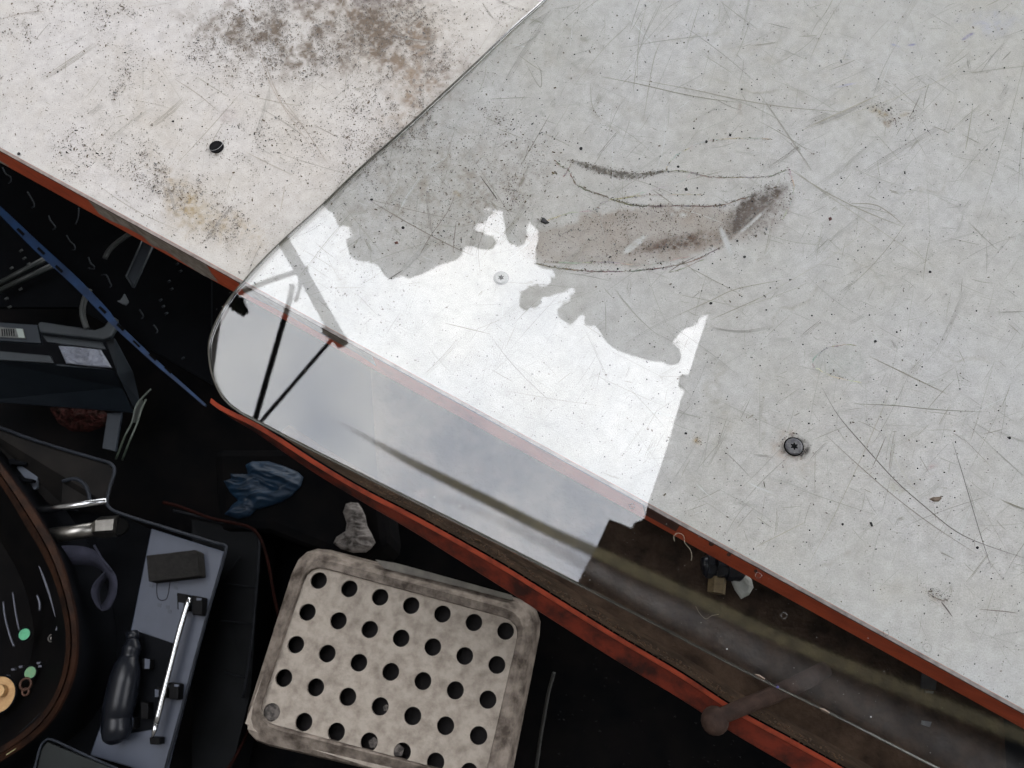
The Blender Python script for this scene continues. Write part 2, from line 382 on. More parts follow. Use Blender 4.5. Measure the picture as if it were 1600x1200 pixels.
def face_uv(px_, py_):
    """point of the picture on the vertical front face of the bench: (u along, z)"""
    x, y, dz = ray(px_, py_); n = Vector((V.x, V.y)); e = Vector((eA.x, eA.y))
    t = (e.dot(n))/(x*n.x+y*n.y); p = Vector((x*t, y*t, H0+dz*t)); return (p-eA).dot(U), p.z
bare = mat('bare scuffed wood', (0.25, 0.215, 0.185), (0.44, 0.40, 0.36), rough=0.85, spec=0.15, scale=130, bump=0.4)
bare2 = mat('brown primer', (0.16, 0.075, 0.06), (0.10, 0.055, 0.045), rough=0.7, spec=0.2, scale=90)
def chip(pts, m, name='paint_chip', out=0.0004):
    q = [face_uv(a, b) for a, b in pts]
    q = [(u, max(-TH+.0006, min(-.0022, z))) for u, z in q]
    top = [TP(u, -.0016-out, z) for u, z in q]; bot = [TP(u, -.0012, z) for u, z in q]
    prism_w(name, top, bot, m, table)
chip([(136, 304), (158, 331), (176, 342), (200, 352), (226, 366), (240, 380), (262, 389), (300, 414), (322, 428), (343, 437), (333, 424), (326, 412), (310, 401), (250, 368), (200, 341)], bare)
chip([(0, 247), (16, 257), (0, 250), (0, 233)], bare)
chip([(375, 438), (383, 452), (395, 460), (440, 482), (500, 515), (560, 548), (590, 568), (582, 550), (520, 516), (450, 478), (400, 448)], bare)
chip([(1008, 782), (1010, 800), (1058, 826), (1066, 815), (1035, 797)], bare2)
for (a, b, r) in ((1114, 845, 4.5), (1141, 862, 3.5), (1183, 888, 3)):
    chip([(a+r*math.cos(t), b+r*.8*math.sin(t)) for t in [k*.7 for k in range(9)]], bare2, 'rust_spot')

# scratches: hair-thin marks in the laminate, far too many to count
SC_V, SC_F, SC_C = [], [], []
def mark(P, wid, col, z=0.00012, taper=True):
    P = [Vector((p[0], p[1])) for p in P]; n = len(P); b = len(SC_V)
    for i, p in enumerate(P):
        d = P[min(i+1, n-1)]-P[max(i-1, 0)]
        if d.length < 1e-6: d = Vector((1, 0))
        nrm = Vector((-d.y, d.x)).normalized(); w = wid*(min(1, 0.25+3*min(i, n-1-i)/n) if taper else 1)
        zz = z+len(SC_V)*2e-9
        for s in (-1, 1):
            q = p+nrm*w*s*0.5; r = W(q.x, q.y, 0); SC_V.append((r.x, r.y, zz)); SC_C.append((*col, 1))
    for i in range(n-1): SC_F.append((b+2*i, b+2*i+1, b+2*i+3, b+2*i+2))
def curved(P, k=5):
    Q = smooth_path([(a, b, 0) for a, b in P], k); return [(q.x, q.y) for q in Q]
def on_table(x, y, m=3): return y < EDGE(x)-m
rs = np.random.RandomState(5)
olive, dk = (0.17, 0.15, 0.10), (0.16, 0.14, 0.12)
for i in range(2900):
    x, y = rs.uniform(-60, 1660), rs.uniform(-60, 1130)
    gx = toPx(0, 0)
    left = (y < 435-(x-380)*0.93) and x < 860
    if left and rs.rand() < 0.72: continue
    if not on_table(x, y, 8): continue
    L = min(420 if rs.rand() < .04 else 150, 7+rs.exponential(38 if rs.rand() > .03 else 150)); fam = rs.rand()
    a = math.radians(rs.normal(-42, 20) if fam < 0.38 else rs.normal(28, 16) if fam < 0.66 else rs.normal(-75, 14) if fam < 0.85 else rs.uniform(0, 180))
    cv = rs.normal(0, 0.028)*L
    dx, dy = math.cos(a), math.sin(a)
    P = [(x+dx*L*t+(-dy)*cv*4*t*(1-t), y+dy*L*t+dx*cv*4*t*(1-t)) for t in np.linspace(0, 1, 8)]
    if not all(on_table(*q, 4) for q in P): continue
    f = rs.uniform(0.15, 0.85)**1.2; base_c = np.array((0.365, 0.355, 0.33))
    c = base_c*(1-f*0.85)+np.array(olive if rs.rand() < 0.6 else dk)*f*0.85
    if rs.rand() < 0.06: c = np.array((0.45, 0.45, 0.43))
    mark(P, rs.uniform(0.32, 0.85), tuple(c))
    if rs.rand() < 0.12:
        for k in range(rs.randint(2, 5)): mark([(p[0]+k*1.6+rs.normal(0, .6), p[1]+k*1.3) for p in P], 0.5, tuple(c))
named = [
 ([(1285, 607), (1310, 650), (1350, 697), (1400, 752), (1450, 796), (1490, 828), (1530, 848), (1600, 872)], 1.7, (0.22, 0.20, 0.18)),
 ([(1290, 680), (1340, 726), (1400, 778), (1460, 823), (1525, 865)], 1.4, (0.3, 0.27, 0.23)),
 ([(1334, 631), (1400, 634), (1460, 640), (1535, 644)], 1.4, (0.26, 0.25, 0.2)),
 ([(1392, 610), (1370, 660), (1340, 728), (1300, 812), (1262, 885)], 1.1, (0.4, 0.37, 0.3)),
 ([(1384, 682), (1372, 710), (1363, 730)], 1.5, (0.28, 0.26, 0.22)),
 ([(1488, 690), (1505, 745), (1530, 830), (1548, 885)], 1.7, (0.25, 0.24, 0.22)),
 ([(940, 120), (1000, 132), (1060, 146), (1110, 155), (1150, 160)], 1.4, (0.3, 0.28, 0.22)),
 ([(1000, 125), (1090, 142), (1150, 155), (1230, 168), (1330, 176)], 1.3, (0.34, 0.31, 0.25)),
 ([(996, 127), (998, 60), (1010, 10)], 1.0, (0.38, 0.36, 0.3)),
 ([(695, 505), (720, 511), (766, 522)], 1.7, (0.30, 0.28, 0.23)),
 ([(1120, 452), (1150, 480), (1240, 452), (1262, 440)], 0.9, (0.42, 0.40, 0.34)),
 ([(1060, 492), (1110, 470), (1150, 452), (1220, 438)], 1.4, (0.36, 0.33, 0.26)),
 ([(1110, 500), (1160, 478), (1200, 460)], 1.3, (0.33, 0.30, 0.24)),
 ([(1230, 262), (1290, 300), (1350, 330), (1412, 355)], 1.3, (0.36, 0.33, 0.26)),
 ([(1330, 318), (1372, 322), (1412, 352)], 1.5, (0.34, 0.31, 0.25)),
 ([(1240, 265), (1300, 310), (1480, 430)], 0.9, (0.42, 0.39, 0.32)),
 ([(1060, 540), (1180, 470), (1300, 400), (1380, 340)], 0.8, (0.45, 0.43, 0.36)),
 ([(822, 100), (840, 132), (846, 134), (845, 112), (838, 100)], 1.3, (0.3, 0.28, 0.24)),
 ([(892, 140), (940, 80), (980, 40)], 1.0, (0.40, 0.38, 0.32)),
 ([(1005, 190), (1020, 100), (1030, 70)], 1.1, (0.36, 0.33, 0.28)),
 ([(860, 178), (830, 230), (812, 262)], 1.3, (0.28, 0.26, 0.22)),
 ([(923, 130), (925, 165), (940, 190)], 1.1, (0.34, 0.31, 0.27)),
 ([(765, 155), (830, 152)], 1.2, (0.34, 0.32, 0.28)),
 ([(575, 312), (640, 350), (700, 382), (740, 400)], 1.7, (0.28, 0.24, 0.2)),
 ([(570, 310), (650, 330), (720, 345)], 1.1, (0.33, 0.29, 0.25)),
 ([(655, 400), (672, 370), (700, 330), (712, 300)], 1.2, (0.24, 0.2, 0.17)),
 ([(750, 275), (772, 305), (776, 312)], 1.9, (0.15, 0.13, 0.11)),
 ([(740, 250), (790, 325), (800, 340)], 0.9, (0.3, 0.27, 0.23)),
 ([(530, 315), (560, 350), (600, 400)], 0.9, (0.38, 0.35, 0.3)),
 ([(605, 438), (630, 422)], 1.6, (0.2, 0.18, 0.16)),
 ([(708, 394), (710, 370), (713, 345)], 1.4, (0.25, 0.21, 0.18)),
 ([(742, 400), (752, 372), (762, 340)], 1.1, (0.3, 0.27, 0.24)),
 ([(400, 55), (412, 105), (432, 150), (462, 195), (500, 250)], 1.2, (0.42, 0.36, 0.31)),
 ([(412, 95), (440, 160), (475, 200), (515, 260)], 1.2, (0.38, 0.33, 0.28)),
 ([(414, 90), (430, 138), (470, 192), (508, 252)], 0.9, (0.36, 0.31, 0.27)),
 ([(385, 238), (420, 256), (458, 274)], 1.5, (0.40, 0.36, 0.31)),
 ([(272, 123), (310, 148), (342, 175)], 1.1, (0.33, 0.29, 0.25)),
 ([(0, 30), (40, 20), (70, 18)], 1.2, (0.42, 0.38, 0.34)),
 ([(446, 288), (442, 310), (438, 332)], 1.3, (0.42, 0.38, 0.33)),
 ([(490, 195), (530, 216)], 1.2, (0.3, 0.27, 0.23)),
 ([(1520, 165), (1512, 215), (1508, 235)], 1.3, (0.35, 0.33, 0.26)),
 ([(1285, 195), (1380, 160), (1470, 125), (1540, 80)], 0.8, (0.45, 0.42, 0.34)),
 ([(1250, 205), (1330, 168), (1375, 148)], 1.2, (0.42, 0.38, 0.28)),
 ([(1420, 186), (1428, 170), (1438, 148)], 1.3, (0.28, 0.26, 0.22)),
 ([(1442, 170), (1446, 148), (1452, 130)], 1.2, (0.3, 0.28, 0.24)),
 ([(1565, 95), (1580, 80)], 1.9, (0.28, 0.26, 0.22)),
 ([(1540, 10), (1560, 0), (1578, -12)], 1.3, (0.33, 0.31, 0.25)),
 ([(1168, 654), (1178, 648)], 2.0, (0.34, 0.31, 0.25)), ([(1240, 650), (1250, 645)], 1.9, (0.32, 0.3, 0.25)),
 ([(1193, 752), (1195, 762)], 1.9, (0.16, 0.15, 0.12)),
 ([(1187, 600), (1187, 700)], 1.2, (0.4, 0.38, 0.34)),
 ([(1180, 855), (1210, 840), (1260, 815)], 1.3, (0.42, 0.38, 0.3)),
 ([(1440, 780), (1400, 720), (1380, 660)], 0.7, (0.5, 0.48, 0.4)),
 ([(1470, 940), (1478, 950), (1488, 964)], 2.2, (0.14, 0.11, 0.10)), ([(1452, 928), (1470, 938), (1484, 935)], 1.8, (0.25, 0.2, 0.17)),
 ([(1530, 952), (1565, 955), (1590, 958)], 1.7, (0.26, 0.22, 0.19)),
 ([(1562, 488), (1600, 487)], 1.5, (0.28, 0.26, 0.23)),
 ([(1350, 765), (1362, 770)], 1, (0.3, 0.28, 0.2)),
 ([(1088, 400), (1060, 415), (1045, 425)], 1.4, (0.22, 0.18, 0.16)),
]
for P, w_, c in named: mark(curved(P), w_*.85, tuple(v*.72+.03 for v in c))
rj = np.random.RandomState(12)
for P, w_, c in [([(1035, 268), (1070, 268), (1110, 277), (1150, 277), (1200, 276), (1230, 265)], 1.5, (.2, .17, .15)), ([(888, 265), (895, 280), (905, 292), (940, 305), (965, 315), (1000, 322), (1060, 322), (1120, 322), (1155, 312), (1180, 305)], 2.0, (.15, .12, .1)),
                 ([(850, 346), (890, 333), (930, 328), (945, 315), (1010, 305), (1100, 304)], 1.2, (.3, .26, .22)), ([(835, 412), (880, 420), (930, 424), (980, 424), (1040, 418), (1090, 405), (1128, 385)], 1.6, (.17, .14, .12)), ([(850, 409), (900, 411), (950, 410), (1010, 414), (1080, 400)], 1.1, (.3, .26, .22)),
                 ([(868, 255), (880, 262), (888, 264)], 1.5, (.2, .17, .14)), ([(892, 256), (888, 265), (880, 277)], 1.6, (.2, .17, .14)), ([(1040, 268), (1045, 255), (1062, 240), (1100, 222), (1160, 216), (1210, 218)], 1.1, (.3, .27, .23)), ([(990, 305), (1060, 285), (1080, 272)], 1.0, (.33, .3, .26)),
                 ([(1232, 262), (1240, 290), (1236, 315), (1222, 345)], 1.2, (.3, .26, .23)), ([(1272, 575), (1271, 562), (1290, 545), (1318, 539), (1338, 540)], 1.5, (.25, .23, .2)), ([(1275, 575), (1300, 588), (1345, 598)], 1.1, (.36, .34, .3)), ([(1100, 405), (1065, 420), (1045, 426)], 1.2, (.22, .19, .16)),
                 ([(866, 250), (876, 258)], 2.2, (.15, .12, .1)), ([(862, 270), (870, 272), (866, 268)], 3, (.13, .11, .09))]:
    for rep_ in range(2):
        Q = curved(P, 9); Q = [(a+rj.normal(0, .55), b+rj.normal(0, .55)) for a, b in Q]; i0 = 0
        while i0 < len(Q)-3:
            L_ = rj.randint(3, 9); mark(Q[i0:i0+L_], w_*rj.uniform(.45, 1.05), tuple(v*rj.uniform(.9, 1.5) for v in c)); i0 += L_-1+(rj.rand() < .25)
def build_marks(name, m):
    global SC_V, SC_F, SC_C
    me = bpy.data.meshes.new(name); me.from_pydata(SC_V, [], SC_F); me.update()
    a = me.color_attributes.new('wear', 'FLOAT_COLOR', 'POINT'); a.data.foreach_set('color', np.array(SC_C, dtype=np.float32).ravel())
    o = link(name, me, m, table, kind='stuff'); SC_V, SC_F, SC_C = [], [], []
    return o
flat = attr_mat('grime marks', 'wear', 0.85, 0.1)
build_marks('scratch_marks', flat)

# flecks of dirt: granular, clumped by the density below
def dens(x, y):
    n1 = fbm(x, y, 40, 71); n2 = fbm(x, y, 12, 81); rid = 1-np.abs(fbm(x, y, 16, 91)-0.5)*9
    cl = np.clip((n2-0.44)*4, 0, 1)*np.clip((n1-0.30)*3, 0, 1.2); rr = np.clip(rid, 0, 1)*np.clip((n1-0.35)*4, 0, 1)
    D = 0.010+0.03*cl
    lft = np.clip((480-(y*1.05)-(x-480))/120, 0, 1)            # bare, unglazed side of the table is the dirtiest
    D = D+lft*0.09*cl+lft*0.02
    for cx, cy, a, b, t, k in ((205, 115, 28, 45, 25, .5), (400, 45, 75, 35, 5, .75), (470, 80, 80, 45, 10, .7), (560, 45, 120, 60, 10, .9), (620, 110, 55, 60, 20, .65), (330, 85, 60, 40, 0, .35), (645, 190, 25, 60, 20, .45),
                               (170, 20, 60, 20, 0, .3), (320, 330, 90, 34, 40, .55), (250, 270, 50, 25, 25, .35), (150, 240, 60, 40, 20, .25), (560, 200, 70, 60, 0, .3), (420, 205, 60, 45, 0, .12), (590, 230, 30, 22, -40, .3), (20, 30, 60, 30, 0, .2)):
        e = ell(x, y, cx, cy, a, b, t, 0.8); D = D+e*k*(0.14+1.8*cl+1.6*rr)
    for cx, cy, a, b, t, k in ((640, 250, 110, 50, -30, .45), (700, 320, 150, 70, 0, .32), (810, 270, 60, 60, 0, .3), (800, 300, 9, 32, 8, 1.2), (702, 310, 12, 10, 0, .9), (690, 370, 40, 40, 0, .25), (560, 450, 90, 60, 35, .12), (800, 200, 60, 30, 40, .3)):
        D = D+ell(x, y, cx, cy, a, b, t, 0.8)*k*(0.25+0.5*cl)
    D = D+ell(x, y, 1000, 366, 185, 45, -6, 0.25)*(0.16+0.5*cl)
    D = D+ell(x, y, 1180, 330, 62, 32, -38, 0.4)*(0.35+0.4*cl)+ell(x, y, 1060, 378, 70, 12, -8, 0.6)*0.5
    top_arc = [(892, 252), (925, 262), (965, 273), (1000, 275), (1035, 268)]
    w_ = np.interp(x, [892, 930, 980, 1035], [3, 6, 7, 3]); D = D+np.clip(1.5-line_d(x, y, top_arc)/w_, 0, 1)*0.95
    for pts, k, w in (([(1035, 268), (1070, 268), (1110, 277), (1150, 277), (1200, 276), (1230, 265)], .6, 1.6), ([(888, 265), (905, 292), (940, 305), (965, 315), (1000, 322), (1060, 322), (1120, 322), (1155, 312), (1180, 305)], .8, 2.0),
                      ([(850, 346), (890, 333), (930, 328), (945, 315), (1010, 305), (1100, 304)], .55, 1.6), ([(835, 412), (880, 420), (930, 424), (980, 424), (1040, 418), (1090, 405), (1128, 385)], .8, 1.8),
                      ([(850, 409), (950, 410), (1010, 414), (1080, 400)], .35, 1.6), ([(868, 255), (888, 264), (880, 277), (892, 256)], .6, 1.4), ([(1040, 268), (1045, 255), (1062, 240), (1100, 222), (1160, 216), (1210, 218)], .35, 1.4),
                      ([(1148, 395), (1155, 430), (1158, 450)], .3, 4), ([(1230, 262), (1238, 300), (1228, 335), (1195, 362), (1140, 385)], .45, 2.5), ([(1130, 580), (1275, 556), (1295, 541), (1345, 539)], .0, 2), ([(1275, 575), (1272, 562), (1290, 544), (1335, 539)], .5, 1.2), ([(1290, 583), (1320, 590), (1345, 598)], .35, 1.2),
                      ([(716, 232), (760, 262), (800, 300), (840, 350)], .12, 9), ([(740, 160), (775, 190), (815, 215), (830, 232)], .35, 6), ([(350, 62), (345, 90), (362, 95), (385, 92)], .6, 4), ([(455, 100), (470, 112), (490, 115), (503, 116)], .8, 4), ([(545, 130), (552, 150), (556, 172)], .6, 4), ([(606, 145), (608, 158), (620, 170)], .8, 4), ([(205, 105), (195, 125), (178, 160)], .6, 5), ([(200, 40), (212, 45), (208, 60)], .7, 5), ([(428, 30), (440, 50), (452, 62)], .8, 5), ([(628, 62), (634, 80), (632, 96)], .6, 5), ([(930, 178), (950, 205), (975, 225)], .18, 4), ([(862, 215), (840, 230), (850, 225), (900, 260)], .3, 3)):
        D = D+np.clip(1.4-line_d(x, y, pts)/w, 0, 1)*k*np.clip(0.25+(n2-0.35)*4, 0, 1)
    r = np.hypot(x-1240, y-698); D = D+np.clip(1-np.abs(r-16)/8, 0, 1)*1.2*np.clip(.3+cl*2, 0, 1)
    r = np.hypot(x-338, y-229); D = D+np.clip(1-np.abs(r-15)/7, 0, 1)*0.35
    for cx, cy, a, b in ((1378, 170, 20, 7), (1392, 190, 14, 6), (1427, 184, 9, 7), (1090, 688, 6, 5), (1465, 930, 20, 8)): D = D+gauss(x, y, cx, cy, a, b, 20)*0.6
    clean = ell(x, y, 992, 382, 24, 5.5, -38, 0.2)+ell(x, y, 1172, 350, 40, 3, -42, 0.3)+ell(x, y, 1134, 376, 25, 5, 68, 0.2)
    return D*(1-np.clip(clean, 0, 1)*0.95)
rs = np.random.RandomState(17)
NC = 1000000
fx = rs.uniform(-50, 1650, NC); fy = rs.uniform(-50, 1120, NC)
keep = (rs.rand(NC) < dens(fx, fy)) & (fy < EDGE(fx)-2)
fx, fy = fx[keep], fy[keep]
PI2 = 2*math.pi
nf = len(fx); sz = np.minimum(0.26+rs.exponential(0.27, nf), 2.0)*0.62; an = rs.rand(nf)*PI2; el_ = rs.uniform(1, 2.3, nf); kk = 0.45+0.55*rs.rand(nf)**.7
br_ = np.where((rs.rand(nf) < 0.75)[:, None], np.array([[0.115, 0.085, 0.060]]), np.array([[0.05, 0.045, 0.045]]))
cols = np.concatenate([0.31*(1-kk[:, None])+br_*kk[:, None], np.ones((nf, 1))], 1)
C4 = []
for k, (ux, uy) in enumerate(((-1, -1), (1, -.7), (.8, 1), (-.9, .8))):
    qx = fx+(ux*el_*np.cos(an)-uy*np.sin(an))*sz; qy = fy+(ux*el_*np.sin(an)+uy*np.cos(an))*sz
    rx, ry = (qx-800)/FPX, (600-qy)/FPX; t = -H0/(ry*ST-CT)
    C4.append(np.stack([rx*t, (ry*CT+ST)*t, 0.00035+np.arange(nf)*2.4e-9], -1))
SC_V = [tuple(v) for v in np.stack(C4, 1).reshape(-1, 3)]; SC_C = [tuple(v) for v in np.repeat(cols, 4, 0)]; SC_F = [tuple(range(4*i, 4*i+4)) for i in range(nf)]
# loose black grit, raised grains
for i in range(900):
    x, y = rs.uniform(0, 1600), rs.uniform(0, 1080)
    if x < 800 and rs.rand() < .6: continue
    if not on_table(x, y, 5): continue
    s = rs.uniform(0.6, 1.5)*(2.0 if rs.rand() < .06 else 1); b = len(SC_V); n = 6; a0_ = rs.rand()*6; st = rs.uniform(.6, 1)
    for k in range(n):
        a = k*PI2/n; q = (x+math.cos(a+a0_)*s*rs.uniform(.7, 1.1), y+math.sin(a+a0_)*s*st); r = W(*q, 0); SC_V.append((r.x, r.y, 0.0009)); SC_C.append((0.03, 0.028, 0.03, 1))
    SC_F.append(tuple(range(b, b+n)))
build_marks('dirt_flecks', flat)

# ------------------------------------------------------------------ screws, plug, crumbs on the bench
screw_m = mat('dull dark steel', (0.045, 0.045, 0.05), (0.10, 0.095, 0.095), rough=0.45, spec=0.5, metal=0.7, scale=300, bump=0.3)
pit_m = mat('black pit', (0.004, 0.004, 0.004), rough=0.9, spec=0.05)
def screw(px_, py_, rpx, light, label, grp=None):
    c = W(px_, py_, 0); r = rpx*H0/FPX*1.06
    t = empty('screw', c, label, 'screw', 'screws sunk in the bench top')
    seg = 32; vs = []; fs = []
    prof = [(r, 0.0), (r*.97, .0010), (r*.80, .0013), (r*.45, .0012)]
    m = light
    for rr, z in prof:
        for k in range(seg): a = PI2*k/seg; vs.append((c.x+rr*math.cos(a), c.y+rr*math.sin(a), z))
    for i in range(len(prof)-1):
        for k in range(seg): k2 = (k+1) % seg; fs.append((i*seg+k, i*seg+k2, (i+1)*seg+k2, (i+1)*seg+k))
    b = 3*seg
    fs.append(tuple(b+k for k in range(seg)))
    pydata('head', vs, fs, m, t, smooth=False)
    star = []
    for k in range(24):
        a = PI2*k/24+.3; rr = r*(0.42 if k % 4 < 2 else 0.26); star.append(Vector((c.x+rr*math.cos(a), c.y+rr*math.sin(a), .00135)))
    prism_w('star_recess', star, [v-Vector((0, 0, .0001)) for v in star], pit_m, t)
    rg = [Vector((c.x+r*1.12*math.cos(a)*1.0, c.y+r*1.10*math.sin(a), .00045)) for a in [PI2*k/28 for k in range(28)]]
    prism_w('gap', rg, [v-Vector((0, 0, .0001)) for v in rg], pit_m if light is screw_m else mat('grey gap', (0.2, 0.19, 0.18)), t)
screw(1240, 698, 13.5, screw_m, 'dark star-head screw in the right half of the white bench top, ringed with dirt')
screw(783, 435, 11.5, mat('bright zinc', (0.30, 0.30, 0.29), (0.22, 0.22, 0.21), rough=0.5, metal=0.3, scale=300), 'pale screw head under the bright sky reflection in the glass')
pl = empty('plug', W(338, 229, 0), 'black round plug sunk in the bare dirty left part of the bench top', 'plug')
plug_m = mat('black plastic', (0.004, 0.004, 0.0045), (0.007, 0.007, 0.0075), rough=0.5, spec=0.05, scale=100)
disc('cap', 338, 229, 0.0011, 0.0050, 0.0009, plug_m, pl, bevel=0.0002)
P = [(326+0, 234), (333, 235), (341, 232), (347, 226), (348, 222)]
tube('rim_glint', [(a, b, .0012) for a, b in P], 0.00016, mat('grey rim highlight', (0.22, 0.22, 0.22), rough=0.4), pl, k=4, seg=6)  # highlight along the cap edge, built as a thin grey tube
def crumb(pts, h, m, label, cat='crumb'):
    top = [W(a, b, 0) for a, b in pts]; c = sum(top, Vector())/len(top)
    lo_ = [Vector((v.x, v.y, 0.0004)) for v in top]; hi_ = [c+(v-c)*0.62+Vector((0, 0, h)) for v in top]
    o = prism_w(cat, hi_, lo_, m); tag(o, label, cat)
grit = mat('black grit', (0.02, 0.02, 0.022), (0.05, 0.045, 0.045), rough=0.7, scale=500)
leafm = mat('dried leaf', (0.16, 0.12, 0.09), (0.10, 0.07, 0.05), rough=0.8, scale=300)
crumb([(844, 347), (848, 340), (852, 342), (859, 349), (852, 351)], .0016, grit, 'black triangular grit crumb beside the left end of the brown smear', 'grit')
crumb([(1451, 780), (1457, 777), (1470, 776), (1471, 779), (1466, 784), (1458, 784)], .0007, leafm, 'small brown dried leaf scrap to the right of the dark screw', 'leaf scrap')
crumb([(1358, 816), (1362, 816), (1364, 822), (1361, 823)], .0008, grit, 'oval black crumb below the long crossing scratches', 'grit')
crumb([(1294, 341), (1298, 339), (1300, 343), (1296, 346)], .0008, mat('dark red crumb', (0.08, 0.02, 0.02)), 'tiny dark red crumb right of the brown smear', 'grit')
crumb([(1069, 295), (1073, 293), (1075, 298), (1071, 299)], .001, grit, 'round black crumb between the outlines of the smear', 'grit')
crumb([(616, 379), (621, 377), (623, 381), (618, 382)], .0008, mat('rust crumb', (0.10, 0.03, 0.02)), 'small rust crumb left of the reflected leaf shapes', 'grit')
crumb([(1139, 209), (1143, 210), (1142, 214), (1139, 213)], .0008, grit, 'black crumb above the curved dark outline of the smear', 'grit')

# ------------------------------------------------------------------ the glass pane
G_out = [(1700, -280), (880, -36), (845, 0), (800, 40), (735, 102), (640, 190), (560, 261), (500, 319), (440, 373), (400, 413), (378, 438), (358, 462), (340, 491), (328, 518), (323, 542), (326, 574), (334, 600), (348, 624), (372, 644), (400, 659), (445, 683), (510, 716), (570, 746), (650, 786), (720, 821), (850, 887), (1000, 965), (1162, 1050), (1300, 1118), (1460, 1200), (1700, 1322)]
gp = [W(a, b, ZG) for a, b in G_out]
gp[1:] = smooth_path(gp[1:], 4)
gp = gp[1:]; gp[0] = W(980, -130, ZG)
gp = [v for v in gp]
far = [eA+U*1.25-V*0.12, eA+U*1.28+V*.62]                     # the pane goes on beyond the picture
gp = gp+[Vector((far[0].x, far[0].y, ZG)), Vector((far[1].x, far[1].y, ZG)), Vector((gp[0].x+.10, gp[0].y+.16, ZG))]
ctr = Vector((0.2, 0.1, 0))
TG = 0.0036
glass = empty('glass_pane', W(820, 560, ZG-TG), 'large clear glass pane with a rounded corner overhanging the bench edge', 'glass pane')
n = len(gp)
area = sum(gp[i].x*gp[(i+1) % n].y-gp[(i+1) % n].x*gp[i].y for i in range(n))
sgn = 1 if area > 0 else -1
def inset(poly, d):
    out = []; n = len(poly)
    for i in range(n):
        e = (poly[(i+1) % n]-poly[i-1]); nn = Vector((-e.y, e.x, 0)).normalized()*sgn; out.append(poly[i]+nn*d)
    return out
gi = inset(gp, 0.0016); gi2 = inset(gp, 0.0019)
sheet_m = glass_mat('clear glass', (0.978, 0.990, 0.996))
edge_m = glass_mat('ground glass edge', (0.50, 0.50, 0.46), 3.2, 0.12)
line_m = mat('dark glass rim', (0.03, 0.032, 0.028), (0.10, 0.09, 0.08), rough=0.25, spec=0.6, scale=200)
tris = tessellate_polygon([gi])
pydata('sheet', [Vector((v.x, v.y, ZG)) for v in gi]+[Vector((v.x, v.y, ZG-TG)) for v in gi], [tuple(t) for t in tris]+[tuple(i+n for i in reversed(t)) for t in tris], sheet_m, glass)
# rounded ground edge all round
ev = []; ef = []; prof = [(0.0016, 0), (0.0005, -0.0003), (0.0, -TG*.35), (0.0, -TG*.65), (0.0005, -TG+.0003), (0.0016, -TG)]
for d, z in prof:
    for v in inset(gp, d): ev.append(Vector((v.x, v.y, ZG+z)))
for k in range(len(prof)-1):
    for i in range(n): j = (i+1) % n; ef.append((k*n+i, k*n+j, (k+1)*n+j, (k+1)*n+i))
recalc(pydata('ground_edge', ev, ef, edge_m, glass, smooth=True))
lv = []; lf = []
for d, z in ((0.0000, -TG*.52), (0.0007, -TG*.52), (0.0007, -TG*.80), (0.0000, -TG*.80)):
    for v in inset(gp, d+.00005): lv.append(Vector((v.x, v.y, ZG+z)))
for k in range(4):
    for i in range(n): j = (i+1) % n; k2 = (k+1) % 4; lf.append((k*n+i, k*n+j, k2*n+j, k2*n+i))
recalc(pydata('rim_line', lv, lf, line_m, glass))
# dust and water rings on the glass
dust_m = mat('pale dust', (0.20, 0.195, 0.18), rough=0.9, spec=0.1); dv = []; df = []
rs = np.random.RandomState(33)
for i in range(900):
    x, y = rs.uniform(340, 1600), rs.uniform(380, 1200)
    if y > 640+(x-380)*.512 or y < EDGE(x)+3: continue
    s = 0.35+rs.exponential(.25); b = len(dv); a0_ = rs.rand()*6
    for k in range(4): a = a0_+k*PI2/4; r = W(x+math.cos(a)*s, y+math.sin(a)*s*.8, ZG+.0001); dv.append(r)
    df.append((b, b+1, b+2, b+3))
pydata('dust', dv, df, dust_m, glass, kind='stuff')
dv = []; df = []
for i in range(260):
    x, y = rs.uniform(330, 1000), rs.uniform(450, 880)
    if y > 640+(x-380)*.512: continue
    s = rs.uniform(.4, 1.1); b = len(dv); a0_ = rs.rand()*6
    for k in range(4): a = a0_+k*PI2/4; r = W(x+math.cos(a)*s, y+math.sin(a)*s*.5, ZG+.00012); dv.append(r)
    df.append((b, b+1, b+2, b+3))
pydata('dark_specks', dv, df, grit, glass, kind='stuff')
ringm = glass_mat('dried water ring', (0.85, 0.85, 0.84), 1.0, 0.3)
for (a, b, r) in ((988, 791, 4), (1225, 962, 4.5), (1384, 989, 4), (1449, 1012, 6), (1185, 899, 4.5)):
    ring('water_ring', a, b, ZG+.0002, r*H0/FPX, 0.00022, ringm, glass, seg=18)
fib = mat('pale fibre', (0.17, 0.15, 0.11), rough=0.9)
lint1 = tube('lint_thread', [(a, b, ZG+.0006) for a, b in ((1054, 846), (1053, 838), (1059, 833), (1068, 837), (1070, 848), (1078, 858), (1081, 868), (1080, 876))], 0.00015, fib, k=4, seg=6)
tag(lint1, 'curled pale thread lying on the glass just below the table edge', 'thread')
lint2 = tube('lint_thread', [(a, b, ZG+.0006) for a, b in ((1087, 947), (1093, 958), (1103, 967), (1112, 962), (1123, 960))], 0.00009, fib, k=4, seg=6)
tag(lint2, 'faint grey thread lying on the glass over the olive strip', 'thread')
blue_f = crumple('paint_fleck', [(1212, 1074), (1215, 1071), (1217, 1074), (1214, 1076)], ZG+.0002, .0008, mat('violet fluff', (0.04, 0.035, 0.12), rough=0.8)); tag(blue_f, 'tiny violet fleck on the lower rim of the glass', 'fleck')
